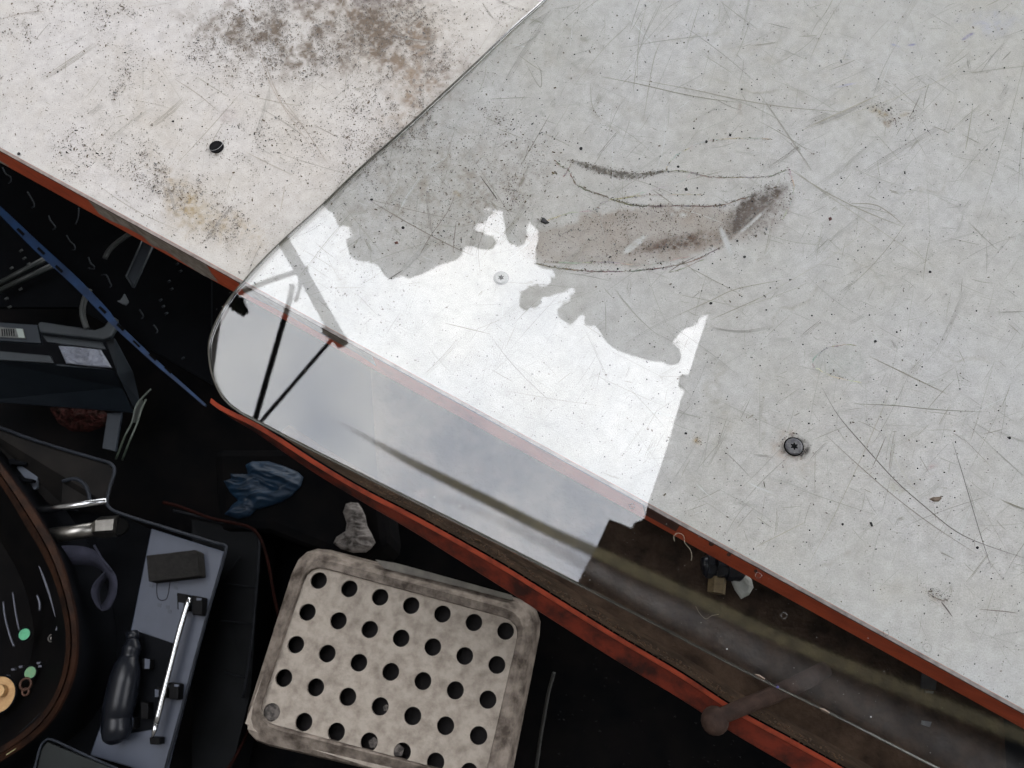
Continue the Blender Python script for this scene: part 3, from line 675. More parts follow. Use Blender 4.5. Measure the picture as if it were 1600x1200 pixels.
for i, (a, b) in enumerate(((1186, 1057), (1287, 1110))):
    o = crumple('debris_tuft', [(a-8, b-4), (a, b-3), (a+9, b+3), (a+7, b+6), (a-3, b+1)], ZG+.0001, .0012, mat('tan crumbs', (0.12, 0.09, 0.07), rough=.9))
    tag(o, ('tan dirt tuft on the glass rim above the rusty bolt', 'tan dirt tuft on the glass rim, the one farther right')[i], 'debris')
for i, (a, b) in enumerate(((1136, 1014), (1361, 1120))):
    o = disc('paint_speck', a, b, ZG+.0004, .0004, .0002, mat('white speck', (.4, .4, .4)), seg=7)
    tag(o, ('bright white speck on the glass above the rusty bolt', 'bright white speck on the glass near the lower right corner')[i], 'speck')


# a mossy smear and a dusty haze dried onto the glass along its lower edge
def smear_mat(name, c1, c2, nscale, lo, hi):
    m = mat(name, c1, c2, rough=.95, spec=.05, scale=150)
    t = m.node_tree; b = t.nodes['Principled BSDF']; a = t.nodes.new('ShaderNodeAttribute'); a.attribute_name = 'cover'
    tcn = t.nodes.new('ShaderNodeTexCoord'); n = t.nodes.new('ShaderNodeTexNoise'); n.inputs['Scale'].default_value = nscale; n.inputs['Detail'].default_value = 6; n.inputs['Roughness'].default_value = .7
    ad = t.nodes.new('ShaderNodeMath'); ad.operation = 'ADD'; sb = t.nodes.new('ShaderNodeMapRange'); sb.inputs['From Min'].default_value = lo; sb.inputs['From Max'].default_value = hi
    mu = t.nodes.new('ShaderNodeMath'); mu.operation = 'MULTIPLY'
    t.links.new(tcn.outputs['Object'], n.inputs['Vector']); t.links.new(n.outputs['Fac'], ad.inputs[0]); t.links.new(a.outputs['Fac'], ad.inputs[1])
    t.links.new(ad.outputs[0], sb.inputs['Value']); t.links.new(sb.outputs['Result'], mu.inputs[0]); t.links.new(a.outputs['Fac'], mu.inputs[1]); t.links.new(mu.outputs[0], b.inputs['Alpha'])
    return m
def smear(name, C, halfw, cov, m, z, skew=1.0):
    P = smooth_path([(a, b, 0) for a, b in C], 8); n = len(P); xs = np.linspace(0, len(C)-1, n)
    hw = np.interp(xs, range(len(C)), halfw); cv = np.interp(xs, range(len(C)), cov); prof = [(-1, 0), (-.7, .35), (-.35, .9), (0, 1), (.35, .9), (.7, .4), (1, 0)]
    vs, fs, cc = [], [], []
    for i, p in enumerate(P):
        d = (P[min(i+1, n-1)]-P[max(i-1, 0)]).normalized(); nn = Vector((-d.y, d.x, 0))
        for k, (o, c) in enumerate(prof): q = p+nn*o*hw[i]; vs.append(W(q.x, q.y, z)); cc.append(c*cv[i])
    K = len(prof)
    for i in range(n-1):
        for k in range(K-1): fs.append((i*K+k, i*K+k+1, (i+1)*K+k+1, (i+1)*K+k))
    o = pydata(name, vs, fs, m, glass); at = o.data.color_attributes.new('cover', 'FLOAT_COLOR', 'POINT')
    at.data.foreach_set('color', np.array([(c, c, c, 1) for c in cc], dtype=np.float32).ravel()); return o
OC = [(500, 646), (545, 668), (590, 692), (640, 720), (700, 750), (780, 790), (860, 830), (930, 862), (1050, 918), (1200, 988), (1400, 1072), (1600, 1152), (1750, 1212)]
smear('mossy_smear', OC, [4, 6, 8, 10, 11, 12, 13, 15, 17, 18, 20, 20, 20], [0, .25, .45, .65, .8, .85, .8, .75, .65, .6, .55, .5, .5], smear_mat('mossy smear', (0.066, 0.057, 0.033), (0.030, 0.027, 0.018), 500, .55, 1.0), ZG+.0002)
HC = [(600, 738), (690, 775), (780, 812), (860, 852), (920, 884), (1000, 930), (1100, 978), (1200, 1030), (1400, 1128), (1600, 1225), (1720, 1280)]
smear('dusty_haze', HC, [6, 10, 12, 14, 17, 24, 30, 34, 40, 44, 44], [0, .10, .24, .34, .38, .36, .32, .30, .27, .25, .22], smear_mat('dusty haze', (0.13, 0.125, 0.12), (0.085, 0.08, 0.08), 70, .3, 1.0), ZG+.0003)

# ------------------------------------------------------------------ steel channel in front of the bench
ZC = -0.120
chan = empty('steel_channel', W(1000, 950, -0.95), 'rusty brown steel channel with an orange lip running under the lower edge of the glass', 'steel channel')
rusty = mat('rusty dirt', (0.020, 0.012, 0.008), (0.065, 0.042, 0.028), rough=0.9, spec=0.15, scale=55, bump=0.5, bscale=300)
def band(name, top, bot, zt, zb, m, th=0.002, **kw):
    A = smooth_path([W(a, b, zt) for a, b in top], 5); B = smooth_path([W(a, b, zb) for a, b in bot], 5); n = len(A)
    vs = A+B+[v-Vector((0, 0, th)) for v in A]+[v-Vector((0, 0, th)) for v in B]; fs = []
    for i in range(n-1): fs += [(i, i+1, n+i+1, n+i), (2*n+i, 3*n+i, 3*n+i+1, 2*n+i+1), (i, 2*n+i, 2*n+i+1, i+1), (n+i, n+i+1, 3*n+i+1, 3*n+i)]
    fs += [(0, n, 3*n, 2*n), (n-1, 3*n-1, 4*n-1, 2*n-1)]
    return recalc(pydata(name, vs, fs, m, chan, **kw))
lipT = [(330, 622), (350, 636), (395, 658), (432, 680), (500, 724), (570, 765), (640, 801), (720, 845), (790, 885), (850, 922), (960, 990), (1062, 1050), (1150, 1107), (1250, 1162), (1330, 1207), (1560, 1340)]
lipM = [(a-2, b+7) for a, b in lipT]
lipB = [(334, 630), (354, 648), (400, 676), (440, 704), (500, 744), (570, 786), (640, 827), (720, 877), (790, 921), (850, 960), (960, 1030), (1062, 1091), (1140, 1142), (1225, 1192), (1300, 1237), (1520, 1368)]
olv_w = mat('shaded orange lip face', srgb(108, 40, 25), srgb(44, 19, 14), rough=0.6, spec=0.3, scale=38, lo=0.42, hi=0.62, bump=0.35)  # face coloured darker than the top, shade of its slope put into the paint
olv_t = mat('lit orange lip top', srgb(146, 60, 38), srgb(78, 33, 23), rough=0.6, spec=0.3, scale=60, lo=0.45, hi=0.75)  # brighter copy of the lip orange for the lit top edge
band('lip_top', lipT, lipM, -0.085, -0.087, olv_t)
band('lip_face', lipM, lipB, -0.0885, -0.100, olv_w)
inner = [(a+3, b-2) for a, b in lipT]
fl_lo = [(a+20, b-16) for a, b in lipT]
band('inner_wall', fl_lo[3:], inner[3:], ZC, -0.0875, mat('dirty inner wall', (0.022, 0.015, 0.010), (0.062, 0.040, 0.026), rough=.9, spec=.1, scale=70, bump=.5), )
fl_up = [(330, 490), (420, 520), (500, 560), (570, 600), (640, 640), (720, 680), (790, 715), (860, 750), (930, 790), (1000, 830), (1062, 860), (1150, 900), (1250, 960), (1330, 1000), (1560, 1110)]
fl_up = [(a, 130+0.549*a) for a, _ in lipT]
band('channel_floor', fl_up[5:], fl_lo[5:], ZC-.001, ZC-.001, rusty)
rr_ = np.random.RandomState(3)
# crumbs in the channel
cv_, cf_ = [], []
for i in range(700):
    t = rr_.rand(); x = 560+t*760; k = np.interp(x, [p[0] for p in lipT], [p[1] for p in lipT]); y = k-rr_.uniform(2, 17)
    s = rr_.uniform(.0004, .0012); c = W(x, y, -.089-.0015*(k-y)/2)+Vector((0, 0, .0012)); b = len(cv_)
    for d in ((1, 0, 0), (-.5, .8, 0), (-.5, -.8, 0), (0, 0, 1)): cv_.append(c+Vector(d)*s)
    cf_ += [(b, b+1, b+3), (b+1, b+2, b+3), (b+2, b, b+3)]
pydata('crumbs', cv_, cf_, mat('rust crumbs', (0.11, 0.055, 0.025), (0.06, 0.05, 0.04), rough=.9, scale=400), chan, kind='stuff')

bolt = empty('bolt', W(1115, 1128, -0.95), 'rusty rod with a rounded head resting across the orange lip', 'bolt')
rod_m = mat('brown rusted rod', (0.055, 0.033, 0.025), (0.022, 0.013, 0.010), rough=0.75, spec=0.2, scale=90, bump=.4)
tube('shaft', [(1120, 1122, -.070), (1160, 1105, -.070), (1210, 1085, -.076), (1260, 1062, -.085), (1290, 1045, -.09)], [.0048, .0050, .0052, .0056, .005], rod_m, bolt, seg=14, k=4)
hp = [(-.008, .001), (-.0075, .004), (-.005, .0072), (0, .0088), (.004, .0078), (.0065, .0055), (.008, .002)]
c_ = W(1117, 1126, -.072); vs = []; fs = []; s_ = 18
for z, r in hp:
    for k in range(s_): a = PI2*k/s_; vs.append(c_+Vector((math.cos(a)*r, math.sin(a)*r, z)))
for i in range(len(hp)-1):
    for k in range(s_): k2 = (k+1) % s_; fs.append((i*s_+k, i*s_+k2, (i+1)*s_+k2, (i+1)*s_+k))
fs.append(tuple(range((len(hp)-1)*s_, len(hp)*s_))); fs.append(tuple(range(s_))[::-1])
recalc(pydata('head', vs, fs, rod_m, bolt, smooth=True))

# valve under the glass
val = empty('valve', W(1130, 890, ZC), 'black plastic valve with a brass nut seen through the glass under the orange edge', 'valve')
bp_ = mat('glossy black plastic', (0.012, 0.014, 0.02), (0.02, 0.024, 0.034), rough=0.35, spec=0.4, scale=60)
tube('body', [(1098, 885, -.10), (1112, 884, -.10), (1128, 886, -.10), (1150, 892, -.10), (1162, 900, -.10)], [.006, .0075, .007, .0075, .005], bp_, val, seg=12, k=3)
for k, a in enumerate((1104, 1119, 1136)): tube('collar', [(a, 884+k*2, -.098), (a+9, 885+k*2, -.098)], [.0085, .0085], bp_, val, seg=8, smooth=False)
tube('stem', [(1122, 868, -.095), (1124, 900, -.10)], .0045, bp_, val, seg=12)
tube('nut', [(1121, 902, -.10), (1119, 927, -.10)], .0062, mat('dull brass', (0.30, 0.22, 0.12), (0.16, 0.12, 0.07), rough=0.5, metal=.4, scale=150), val, seg=6, smooth=False)
wp = crumple('plastic_scrap', [(1141, 905), (1150, 899), (1164, 895), (1174, 905), (1177, 918), (1170, 930), (1158, 936), (1148, 922)], -.105, .004, mat('white plastic', (0.55, 0.56, 0.53), (0.42, 0.43, 0.40), rough=.5, scale=80), amp=.2)
tag(wp, 'white plastic scrap beside the black valve under the glass', 'scrap')
clipm = mat('pale grey steel', (0.30, 0.32, 0.33), (0.12, 0.13, 0.14), rough=.5, metal=.5, scale=90)
cl = empty('bracket', W(1450, 1110, ZC), 'small grey bracket under the glass near the lower right corner', 'bracket')
sheet('plate', [(1443, 1042, -.10), (1466, 1046, -.10), (1462, 1078, -.11), (1440, 1076, -.11)], mat('dark grey plate', (.05, .055, .06), (.03, .03, .034), rough=.6, scale=80), .002, cl)
sheet('tab', [(1442, 1126, -.11), (1456, 1128, -.11), (1453, 1136, -.11), (1441, 1132, -.11)], clipm, .002, cl)
sheet('tab', [(1446, 1079, -.105), (1459, 1080, -.105), (1458, 1084, -.105), (1447, 1083, -.105)], clipm, .002, cl)

# ------------------------------------------------------------------ lower shelf and what stands on it
ZS = -0.42
sh = prism_w('lower_shelf', [Vector((-1.0, -.9, ZS)), Vector((1.1, -.9, ZS)), Vector((1.1, 0.9, ZS)), Vector((-1.0, .9, ZS))], [Vector((-1.0, -.9, ZS-.02)), Vector((1.1, -.9, ZS-.02)), Vector((1.1, 0.9, ZS-.02)), Vector((-1.0, .9, ZS-.02))], black_mat)
tag(sh, 'black rubber-covered lower shelf strewn with tools below the bench', 'shelf')
for x_, y_ in ((-.9, -.8), (1.0, -.8), (-.9, .8), (1.0, .8)):
    prism_w('leg', [Vector((x_, y_, ZS-.02)), Vector((x_+.04, y_, ZS-.02)), Vector((x_+.04, y_+.04, ZS-.02)), Vector((x_, y_+.04, ZS-.02))], [Vector((x_, y_, -.95)), Vector((x_+.04, y_, -.95)), Vector((x_+.04, y_+.04, -.95)), Vector((x_, y_+.04, -.95))], black_mat, sh)
vs, fs = [], []
rr_ = np.random.RandomState(8)
for i in range(150):
    x, y = rr_.uniform(860, 1240), rr_.uniform(960, 1200)
    if rr_.rand() < .25: x, y = rr_.uniform(360, 700), rr_.uniform(700, 880)
    c = W(x, y, ZS+.001); s = rr_.uniform(.0004, .0022); b = len(vs); a0_ = rr_.rand()*6
    for k in range(3): vs.append(c+Vector((math.cos(a0_+k*2.1)*s, math.sin(a0_+k*2.1)*s*.6, 0)))
    vs.append(c+Vector((0, 0, s*.7))); fs += [(b, b+1, b+3), (b+1, b+2, b+3), (b+2, b, b+3)]
pydata('debris', vs, fs, mat('dim debris', (0.016, 0.015, 0.014), (0.005, 0.005, 0.006), rough=.9, spec=.02, scale=300), sh, kind='stuff')

# perforated box
ZT = -0.20
box = empty('perforated_box', W(610, 1040, ZS), 'grimy off-white box with a recessed top full of round black holes', 'perforated box')
grime_rim = mat('grimy rim', (0.23, 0.195, 0.165), (0.05, 0.038, 0.03), rough=0.75, spec=0.25, scale=75, lo=.36, hi=.66, bump=.4)
grime_pan = mat('grimy panel', (0.34, 0.30, 0.255), (0.14, 0.115, 0.095), rough=0.7, spec=0.25, scale=110, lo=.40, hi=.82, bump=.2)
def rrect(c4, r, k=5):
    """rounded quadrilateral from corner pixels"""
    out = []; n = len(c4)
    for i in range(n):
        p = Vector(c4[i]); a = (Vector(c4[i-1])-p).normalized(); b = (Vector(c4[(i+1) % n])-p).normalized()
        p0, p1 = p+a*r, p+b*r
        for t in np.linspace(0, 1, k): out.append(tuple((1-t)**2*p0+2*t*(1-t)*p+t*t*p1))
    return out
outer = rrect([(470, 852), (842, 948), (782, 1248), (374, 1152)], 46)
midr = rrect([(482, 868), (824, 960), (766, 1224), (398, 1132)], 40)
inner = rrect([(481, 880), (815, 971), (757, 1222), (397, 1126)], 30)
nO = len(outer)
c0_ = sum([W(a, b, ZT) for a, b in outer], Vector())/len(outer)
A = [W(a, b, ZT-.009) for a, b in outer]; B = [W(a, b, ZT) for a, b in midr]; C_ = [W(a, b, ZT-.001) for a, b in inner]; D_ = [Vector((c0_.x+(v.x-c0_.x)*.991, c0_.y+(v.y-c0_.y)*.991, ZT-.0085)) for v in C_]
c0 = sum(A, Vector())/nO
E_ = [Vector((c0.x+(v.x-c0.x)*.97, c0.y+(v.y-c0.y)*.97, ZS+.001)) for v in A]
A2 = [Vector((c0.x+(v.x-c0.x)*1.055, c0.y+(v.y-c0.y)*1.055, ZT-.030)) for v in A]
rings = [E_, A2, A, B, C_, D_]; vs = sum(rings, []); fs = []
for k in range(5):
    for i in range(nO): j = (i+1) % nO; fs.append((k*nO+i, k*nO+j, (k+1)*nO+j, (k+1)*nO+i))
recalc(pydata('rim', vs, fs, grime_rim, box))
# panel with real holes: every cell a square with a circle cut from it
hx = [(498, 907), (546, 920), (593, 933), (642, 945), (690, 959), (740, 972), (790, 986)]
hole_tl, hole_tr, hole_bl = W(498, 907, ZT-.006), W(790, 986, ZT-.006), W(424, 1113, ZT-.006)
hole_br = W(733, 1207, ZT-.006)
ZP = ZT-.006
def cellpt(u, v):                       # u 0..6, v 0..4 (fractions allowed)
    a, b = u/6, v/4; p = (hole_tl*(1-a)+hole_tr*a)*(1-b)+(hole_bl*(1-a)+hole_br*a)*b; return Vector((p.x, p.y, ZP))
rad = 12.6*(H0-ZT)/FPX*1.0
vs = []; fs = []; Sg = 24
for iu in range(7):
    for iv in range(5):
        c = cellpt(iu, iv); b = len(vs); sq = []
        for k in range(Sg):
            a = PI2*k/Sg; cx, cy = math.cos(a), math.sin(a); m_ = max(abs(cx), abs(cy)); sq.append(cellpt(iu+.5*cx/m_, iv+.5*cy/m_))
        e1 = (cellpt(iu+.5, iv)-c).normalized(); e2 = (cellpt(iu, iv+.5)-c).normalized()
        cir = [c+(e1*math.cos(PI2*k/Sg)+e2*math.sin(PI2*k/Sg))*rad for k in range(Sg)]
        low = [v-Vector((0, 0, .0035)) for v in cir]
        vs += sq+cir+low
        for k in range(Sg):
            k2 = (k+1) % Sg; fs += [(b+k, b+k2, b+Sg+k2, b+Sg+k), (b+Sg+k, b+Sg+k2, b+2*Sg+k2, b+2*Sg+k)]
# margins outside the cells
def q(u0, v0, u1, v1):
    b = len(vs); vs.extend([cellpt(u0, v0), cellpt(u1, v0), cellpt(u1, v1), cellpt(u0, v1)]); fs.append((b, b+1, b+2, b+3))
q(-.5, -.62, 6.5, -.5); q(-.5, 4.5, 6.5, 4.62); q(-.62, -.5, -.5, 4.5); q(6.5, -.5, 6.62, 4.5)
bmx = bmesh.new(); 
me = bpy.data.meshes.new('panel'); me.from_pydata([tuple(v) for v in vs], [], fs); bmx.from_mesh(me); bmesh.ops.remove_doubles(bmx, verts=bmx.verts, dist=1e-5); bmesh.ops.recalc_face_normals(bmx, faces=bmx.faces); bmx.to_mesh(me); bmx.free()
link('panel', me, grime_pan, box)
in_m = mat('inside of box', (0.012, 0.011, 0.011), (0.02, 0.018, 0.018), rough=.8, spec=.1, scale=60)
prism_w('inner_floor', [cellpt(a, b)-Vector((0, 0, .02)) for a, b in ((-.6, -.6), (6.6, -.6), (6.6, 4.7), (-.6, 4.7))], [cellpt(a, b)-Vector((0, 0, .024)) for a, b in ((-.6, -.6), (6.6, -.6), (6.6, 4.7), (-.6, 4.7))], in_m, box)
for (iu, iv, f, dx_) in ((0, 4, 1.0, 0), (3, 4, .55, .35), (4, 4, .6, -.35), (3, 3, .35, .5)):
    c = cellpt(iu, iv)-Vector((0, 0, .0022)); pts = []
    e1 = (cellpt(iu+.5, iv)-cellpt(iu, iv)).normalized()
    for k in range(16): a = PI2*k/16; pts.append(c+e1*dx_*rad*1.4+Vector((math.cos(a), math.sin(a), 0))*rad*(1.0 if f == 1 else f)*(1+.12*math.sin(5*a)))
    prism_w('dirt_plug', pts, [v-Vector((0, 0, .001)) for v in pts], mat('caked grime', (0.13, 0.115, 0.105), (0.03, 0.027, 0.025), rough=.9, scale=220, lo=.4, hi=.6), box)
sheet('hinge_strip', [(586, 874, -.205), (620, 880, -.205), (700, 902, -.205), (800, 930, -.205), (802, 938, -.205), (700, 912, -.205), (600, 888, -.205)], mat('pale strip', (0.19, 0.18, 0.155), (0.11, 0.10, 0.09), rough=.7, scale=60), .004, box)

# glove and tissue
gl_ = crumple('glove', [(350, 752), (362, 748), (361, 741), (388, 741), (384, 728), (394, 721), (420, 721), (448, 730), (466, 738), (474, 746), (470, 760), (455, 776), (440, 784), (425, 790), (400, 797), (392, 806), (372, 812), (352, 804), (362, 790), (372, 782), (360, 770)], ZS+.10, .014, mat('blue nitrile', (0.002, 0.016, 0.037), (0.001, 0.008, 0.019), rough=.55, spec=.35, scale=60), cuts=9, nscale=42, amp=.6, seed=2, fine=.13)
tag(gl_, 'crumpled blue rubber glove lying between the tool case and the orange lip', 'glove')
ts = crumple('tissue', [(541, 788), (548, 785), (560, 786), (566, 795), (571, 806), (574, 822), (580, 832), (587, 848), (580, 857), (572, 863), (552, 864), (533, 858), (521, 849), (526, 839), (540, 830), (542, 818), (536, 800)], ZS+.12, .012, mat('soiled paper', (0.14, 0.128, 0.12), (0.02, 0.018, 0.016), rough=.9, spec=.1, scale=110, lo=.45, hi=.68), cuts=9, nscale=75, amp=.8, seed=5, fine=.13)
tag(ts, 'crumpled dirty white tissue against the back of the perforated box', 'tissue')
bag = prism('dark_sack', [(330, 700), (470, 700), (600, 770), (610, 850), (560, 880), (470, 850), (420, 830), (340, 830)], ZS+.098, ZS, black_mat, bevel=.01)
tag(bag, 'black sack on the lower shelf under the blue glove and tissue', 'sack')

# orange cable
cab = tube('orange_cable', [(255, 785, -.30), (282, 792, -.30), (330, 810, -.305), (385, 822, -.31), (405, 838, -.31), (418, 875, -.315), (428, 930, -.32), (436, 975, -.33), (430, 1030, -.36), (404, 1090, -.38), (388, 1140, -.36), (372, 1175, -.34), (350, 1210, -.33)], .0015, mat('orange flex', (0.016, 0.004, 0.003), (0.004, 0.0018, 0.0015), spec=.04, rough=.8, scale=50), k=5, seg=8)
tag(cab, 'thin orange cable curling round the black crate between tool case and perforated box', 'cable')

# black wire-edged crate behind the tool case
bc = empty('black_crate', W(360, 980, ZS), 'black crate with a thin grey rim between the tool case and the perforated box', 'crate')
blk = mat('black crate plastic', (0.003, 0.0035, 0.004), (0.005, 0.0055, 0.0065), rough=.6, spec=.05, scale=40)
rimg = mat('scuffed black rim', (0.010, 0.011, 0.013), (0.005, 0.0055, 0.007), rough=.5, spec=.05, scale=60)
sheet('side', [(300, 812, -.33), (396, 826, -.33), (407, 850, -.33), (392, 1080, -.34), (360, 1210, -.34), (300, 1210, -.34)], blk, .05, bc)
tube('rim', [(270, 798, -.325), (330, 812, -.325), (385, 824, -.325), (400, 832, -.325), (405, 850, -.325), (400, 930, -.325), (393, 1010, -.325), (380, 1090, -.33)], .0016, rimg, bc, k=4, seg=8)
for i, (a, b, c2, d2) in enumerate(((352, 912, 400, 918), (345, 970, 396, 975), (350, 1050, 385, 1060), (375, 870, 350, 905))):
    tube('rib', [(a, b, -.327), (c2, d2, -.327)], .0007, rimg, bc, seg=6)

# tool case
ZK = -0.27
tc_ = empty('tool_case', W(220, 1000, ZS), 'open dark plastic tool case holding a black driver and chrome blade', 'tool case')
case_m = mat('blue-grey moulded plastic', (0.052, 0.062, 0.088), (0.042, 0.050, 0.072), rough=.45, spec=.35, scale=20, bump=.06, bscale=900)
case_d = mat('dark moulded plastic', (0.0035, 0.004, 0.005), (0.006, 0.0065, 0.008), rough=.5, spec=.02, scale=30)
case_b = mat('brownish grey plastic', (0.010, 0.0098, 0.0098), (0.017, 0.0155, 0.0145), rough=.5, spec=.02, scale=30)
rim_m = mat('plastic rim', (0.022, 0.026, 0.034), (0.010, 0.012, 0.016), rough=.4, spec=.12, scale=40)
sheet('lid', [(-40, 660, -.262), (60, 694, -.262), (168, 726, -.262), (178, 738, -.262), (165, 785, -.262), (100, 790, -.29), (40, 790, -.29), (-40, 790, -.29)], case_b, .004, tc_)
sheet('panel', [(236, 826, ZK-.012), (350, 862, ZK-.012), (258, 1215, ZK-.012), (140, 1180, ZK-.012), (176, 1080, ZK-.012), (203, 990, ZK-.012)], case_m, .004, tc_, bevel=.001)
sheet('well', [(60, 792, ZK-.05), (190, 806, ZK-.05), (240, 830, ZK-.05), (205, 990, ZK-.05), (140, 1200, ZK-.05), (20, 1240, ZK-.05)], case_d, .004, tc_)
tube('rim', [(-30, 658, -.258), (0, 668, -.258), (60, 690, -.258), (150, 717, -.258), (172, 724, -.258), (179, 736, -.258), (172, 760, -.258), (167, 783, -.258), (172, 794, -.26), (190, 803, -.26), (260, 825, -.262), (335, 848, -.264), (350, 852, -.264), (352, 864, -.264), (330, 940, -.268), (300, 1050, -.272), (255, 1215, -.276)], .0015, rim_m, tc_, k=4, seg=8)
tube('rim', [(52, 1210, -.25), (62, 1170, -.25), (70, 1158, -.25), (82, 1156, -.25), (130, 1178, -.25), (190, 1204, -.25)], .0010, rim_m, tc_, k=4, seg=8)
sheet('corner_panel', [(56, 1215, -.252), (64, 1172, -.252), (74, 1160, -.252), (186, 1206, -.252), (190, 1240, -.252)], mat('dark green-black plastic', (0.007, 0.009, 0.009), (.012, .015, .015), rough=.5, spec=.2, scale=40), .003, tc_)
sheet('inner_shelf', [(98, 752, -.268), (120, 748, -.268), (135, 760, -.268), (140, 786, -.268), (96, 786, -.268)], case_b, .002, tc_)
tube('inner_ridge', [(98, 752, -.262), (118, 748, -.262), (133, 758, -.262), (139, 772, -.262), (141, 786, -.262)], .0018, rim_m, tc_, k=4, seg=8)
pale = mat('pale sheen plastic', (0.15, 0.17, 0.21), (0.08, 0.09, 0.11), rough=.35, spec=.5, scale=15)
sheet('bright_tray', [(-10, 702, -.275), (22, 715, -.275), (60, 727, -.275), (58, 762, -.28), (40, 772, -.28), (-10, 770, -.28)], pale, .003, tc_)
for (a, b) in ((20, 721), (30, 748)):
    prism('latch', [(a-8, b-3), (a+2, b-5), (a+6, b-2), (a+22, b+1), (a+20, b+5), (a-6, b+5)], -.268, -.274, case_d, tc_, bevel=.0006)
for pts in ([(246, 905), (245, 925), (248, 936), (256, 938), (262, 932), (266, 908)], ):
    tube('embossed_loop', [(a, b, ZK-.0122) for a, b in pts], .0005, case_d, tc_, k=4, seg=6)
for (a, b) in ((249, 945), (262, 948), (236, 914), (275, 908), (275, 918), (265, 955)):
    prism('embossed_mark', [(a-3, b-3), (a+3, b-2), (a+2, b+4), (a-3, b+3)], ZK-.0116, ZK-.0125, mat('mark plastic', (0.035, 0.042, 0.06), rough=.5), tc_)
prism('recess_shade', [(207, 984), (270, 1005), (262, 1040), (238, 1140), (178, 1150), (182, 1060), (198, 1010)], ZK-.0105, ZK-.014, case_d, tc_, bevel=.0008)  # shade of the recess under the handle, put in as a black plate
chrome = mat('chrome', (0.62, 0.64, 0.66), (0.45, 0.46, 0.48), rough=.22, spec=.5, metal=1, scale=60)
for (a, b, w, h) in ((285, 940, 9, 14), (309, 946, 10, 16), (252, 1082, 8, 9), (272, 1080, 9, 14), (228, 1038, 7, 9), (205, 1130, 6, 10), (226, 1110, 7, 14), (242, 1158, 9, 6)):
    prism('clip', [(a-w, b-h), (a+w*.8, b-h*.8), (a+w*.7, b+h), (a-w*.9, b+h*.9)], ZK+.0, ZK-.0115, plug_m, tc_, bevel=.0008)
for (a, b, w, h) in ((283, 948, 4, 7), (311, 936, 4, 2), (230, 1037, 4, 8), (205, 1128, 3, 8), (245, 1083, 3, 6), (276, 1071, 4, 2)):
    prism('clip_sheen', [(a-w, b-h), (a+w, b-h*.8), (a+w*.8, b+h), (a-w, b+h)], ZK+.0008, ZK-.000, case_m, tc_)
foam = prism('foam_block', [(228, 868), (304, 859), (309, 862), (312, 900), (232, 909)], ZK+.004, ZK-.012, mat('charcoal foam', (0.016, 0.0155, 0.015), (0.022, 0.021, 0.02), rough=.95, spec=.05, scale=200, bump=.4), bevel=.0008)
tag(foam, 'charcoal foam block in the upper corner of the open tool case', 'foam block')
dr = empty('driver_handle', W(205, 1070, ZK), 'black bulbous screwdriver handle clipped in the tool case', 'screwdriver')
blu = mat('satin blue-black grip', (0.006, 0.0075, 0.011), (0.005, 0.006, 0.009), rough=.32, spec=.26, scale=40)
tube('grip', [(208, 997, ZK+.004), (206, 1012, ZK+.004), (203, 1025, ZK+.004), (199, 1040, ZK+.005), (195, 1060, ZK+.006), (190, 1085, ZK+.006), (186, 1105, ZK+.006), (183, 1120, ZK+.005), (182, 1140, ZK+.005), (180, 1155, ZK+.004), (180, 1163, ZK+.004)], [.0035, .0078, .0072, .0105, .0125, .0130, .0128, .0118, .0122, .0098, .003], blu, dr, seg=24, k=4)
tube('neck', [(206, 988, ZK+.002), (208, 1000, ZK+.003)], .0052, blu, dr, seg=16)
bl = empty('screwdriver', W(270, 1040, ZK), 'long bright chrome screwdriver blade clipped beside the black handle', 'screwdriver')
tube('shank', [(296, 934, ZK+.003), (282, 980, ZK+.003), (269, 1030, ZK+.003), (255, 1085, ZK+.003), (244, 1130, ZK+.003)], [.0022, .0026, .0023, .0026, .0026], chrome, bl, seg=14, k=3)
tube('tip', [(244, 1129, ZK+.003), (241, 1142, ZK+.003), (238, 1152, ZK+.003)], [.0025, .0022, .0010], chrome, bl, seg=8)
rod = empty('chrome_rod', W(110, 790, ZK), 'straight chrome rod reaching from the rusty-rimmed drum into the tool case corner', 'rod')
tube('shank', [(50, 799, ZK+.012), (110, 791, ZK+.012), (167, 783, ZK+.012)], .0032, chrome, rod, seg=16)
ext = empty('socket_wrench', W(120, 835, ZK), 'dull steel socket wrench with a hexagonal head below the chrome rod', 'wrench')
steel = mat('worn steel', (0.30, 0.29, 0.27), (0.14, 0.135, 0.125), rough=.35, metal=1, scale=60)
tube('shank', [(66, 838, ZK+.010), (110, 833, ZK+.010), (148, 827, ZK+.010)], .0068, steel, ext, seg=18)
tube('head', [(146, 828, ZK+.010), (156, 824, ZK+.010), (184, 822, ZK+.010)], [.0068, .0098, .0100], steel, ext, seg=6, smooth=False)
disc('socket_mouth', 186, 823, ZK+.012, .0075, .004, pit_m, ext)

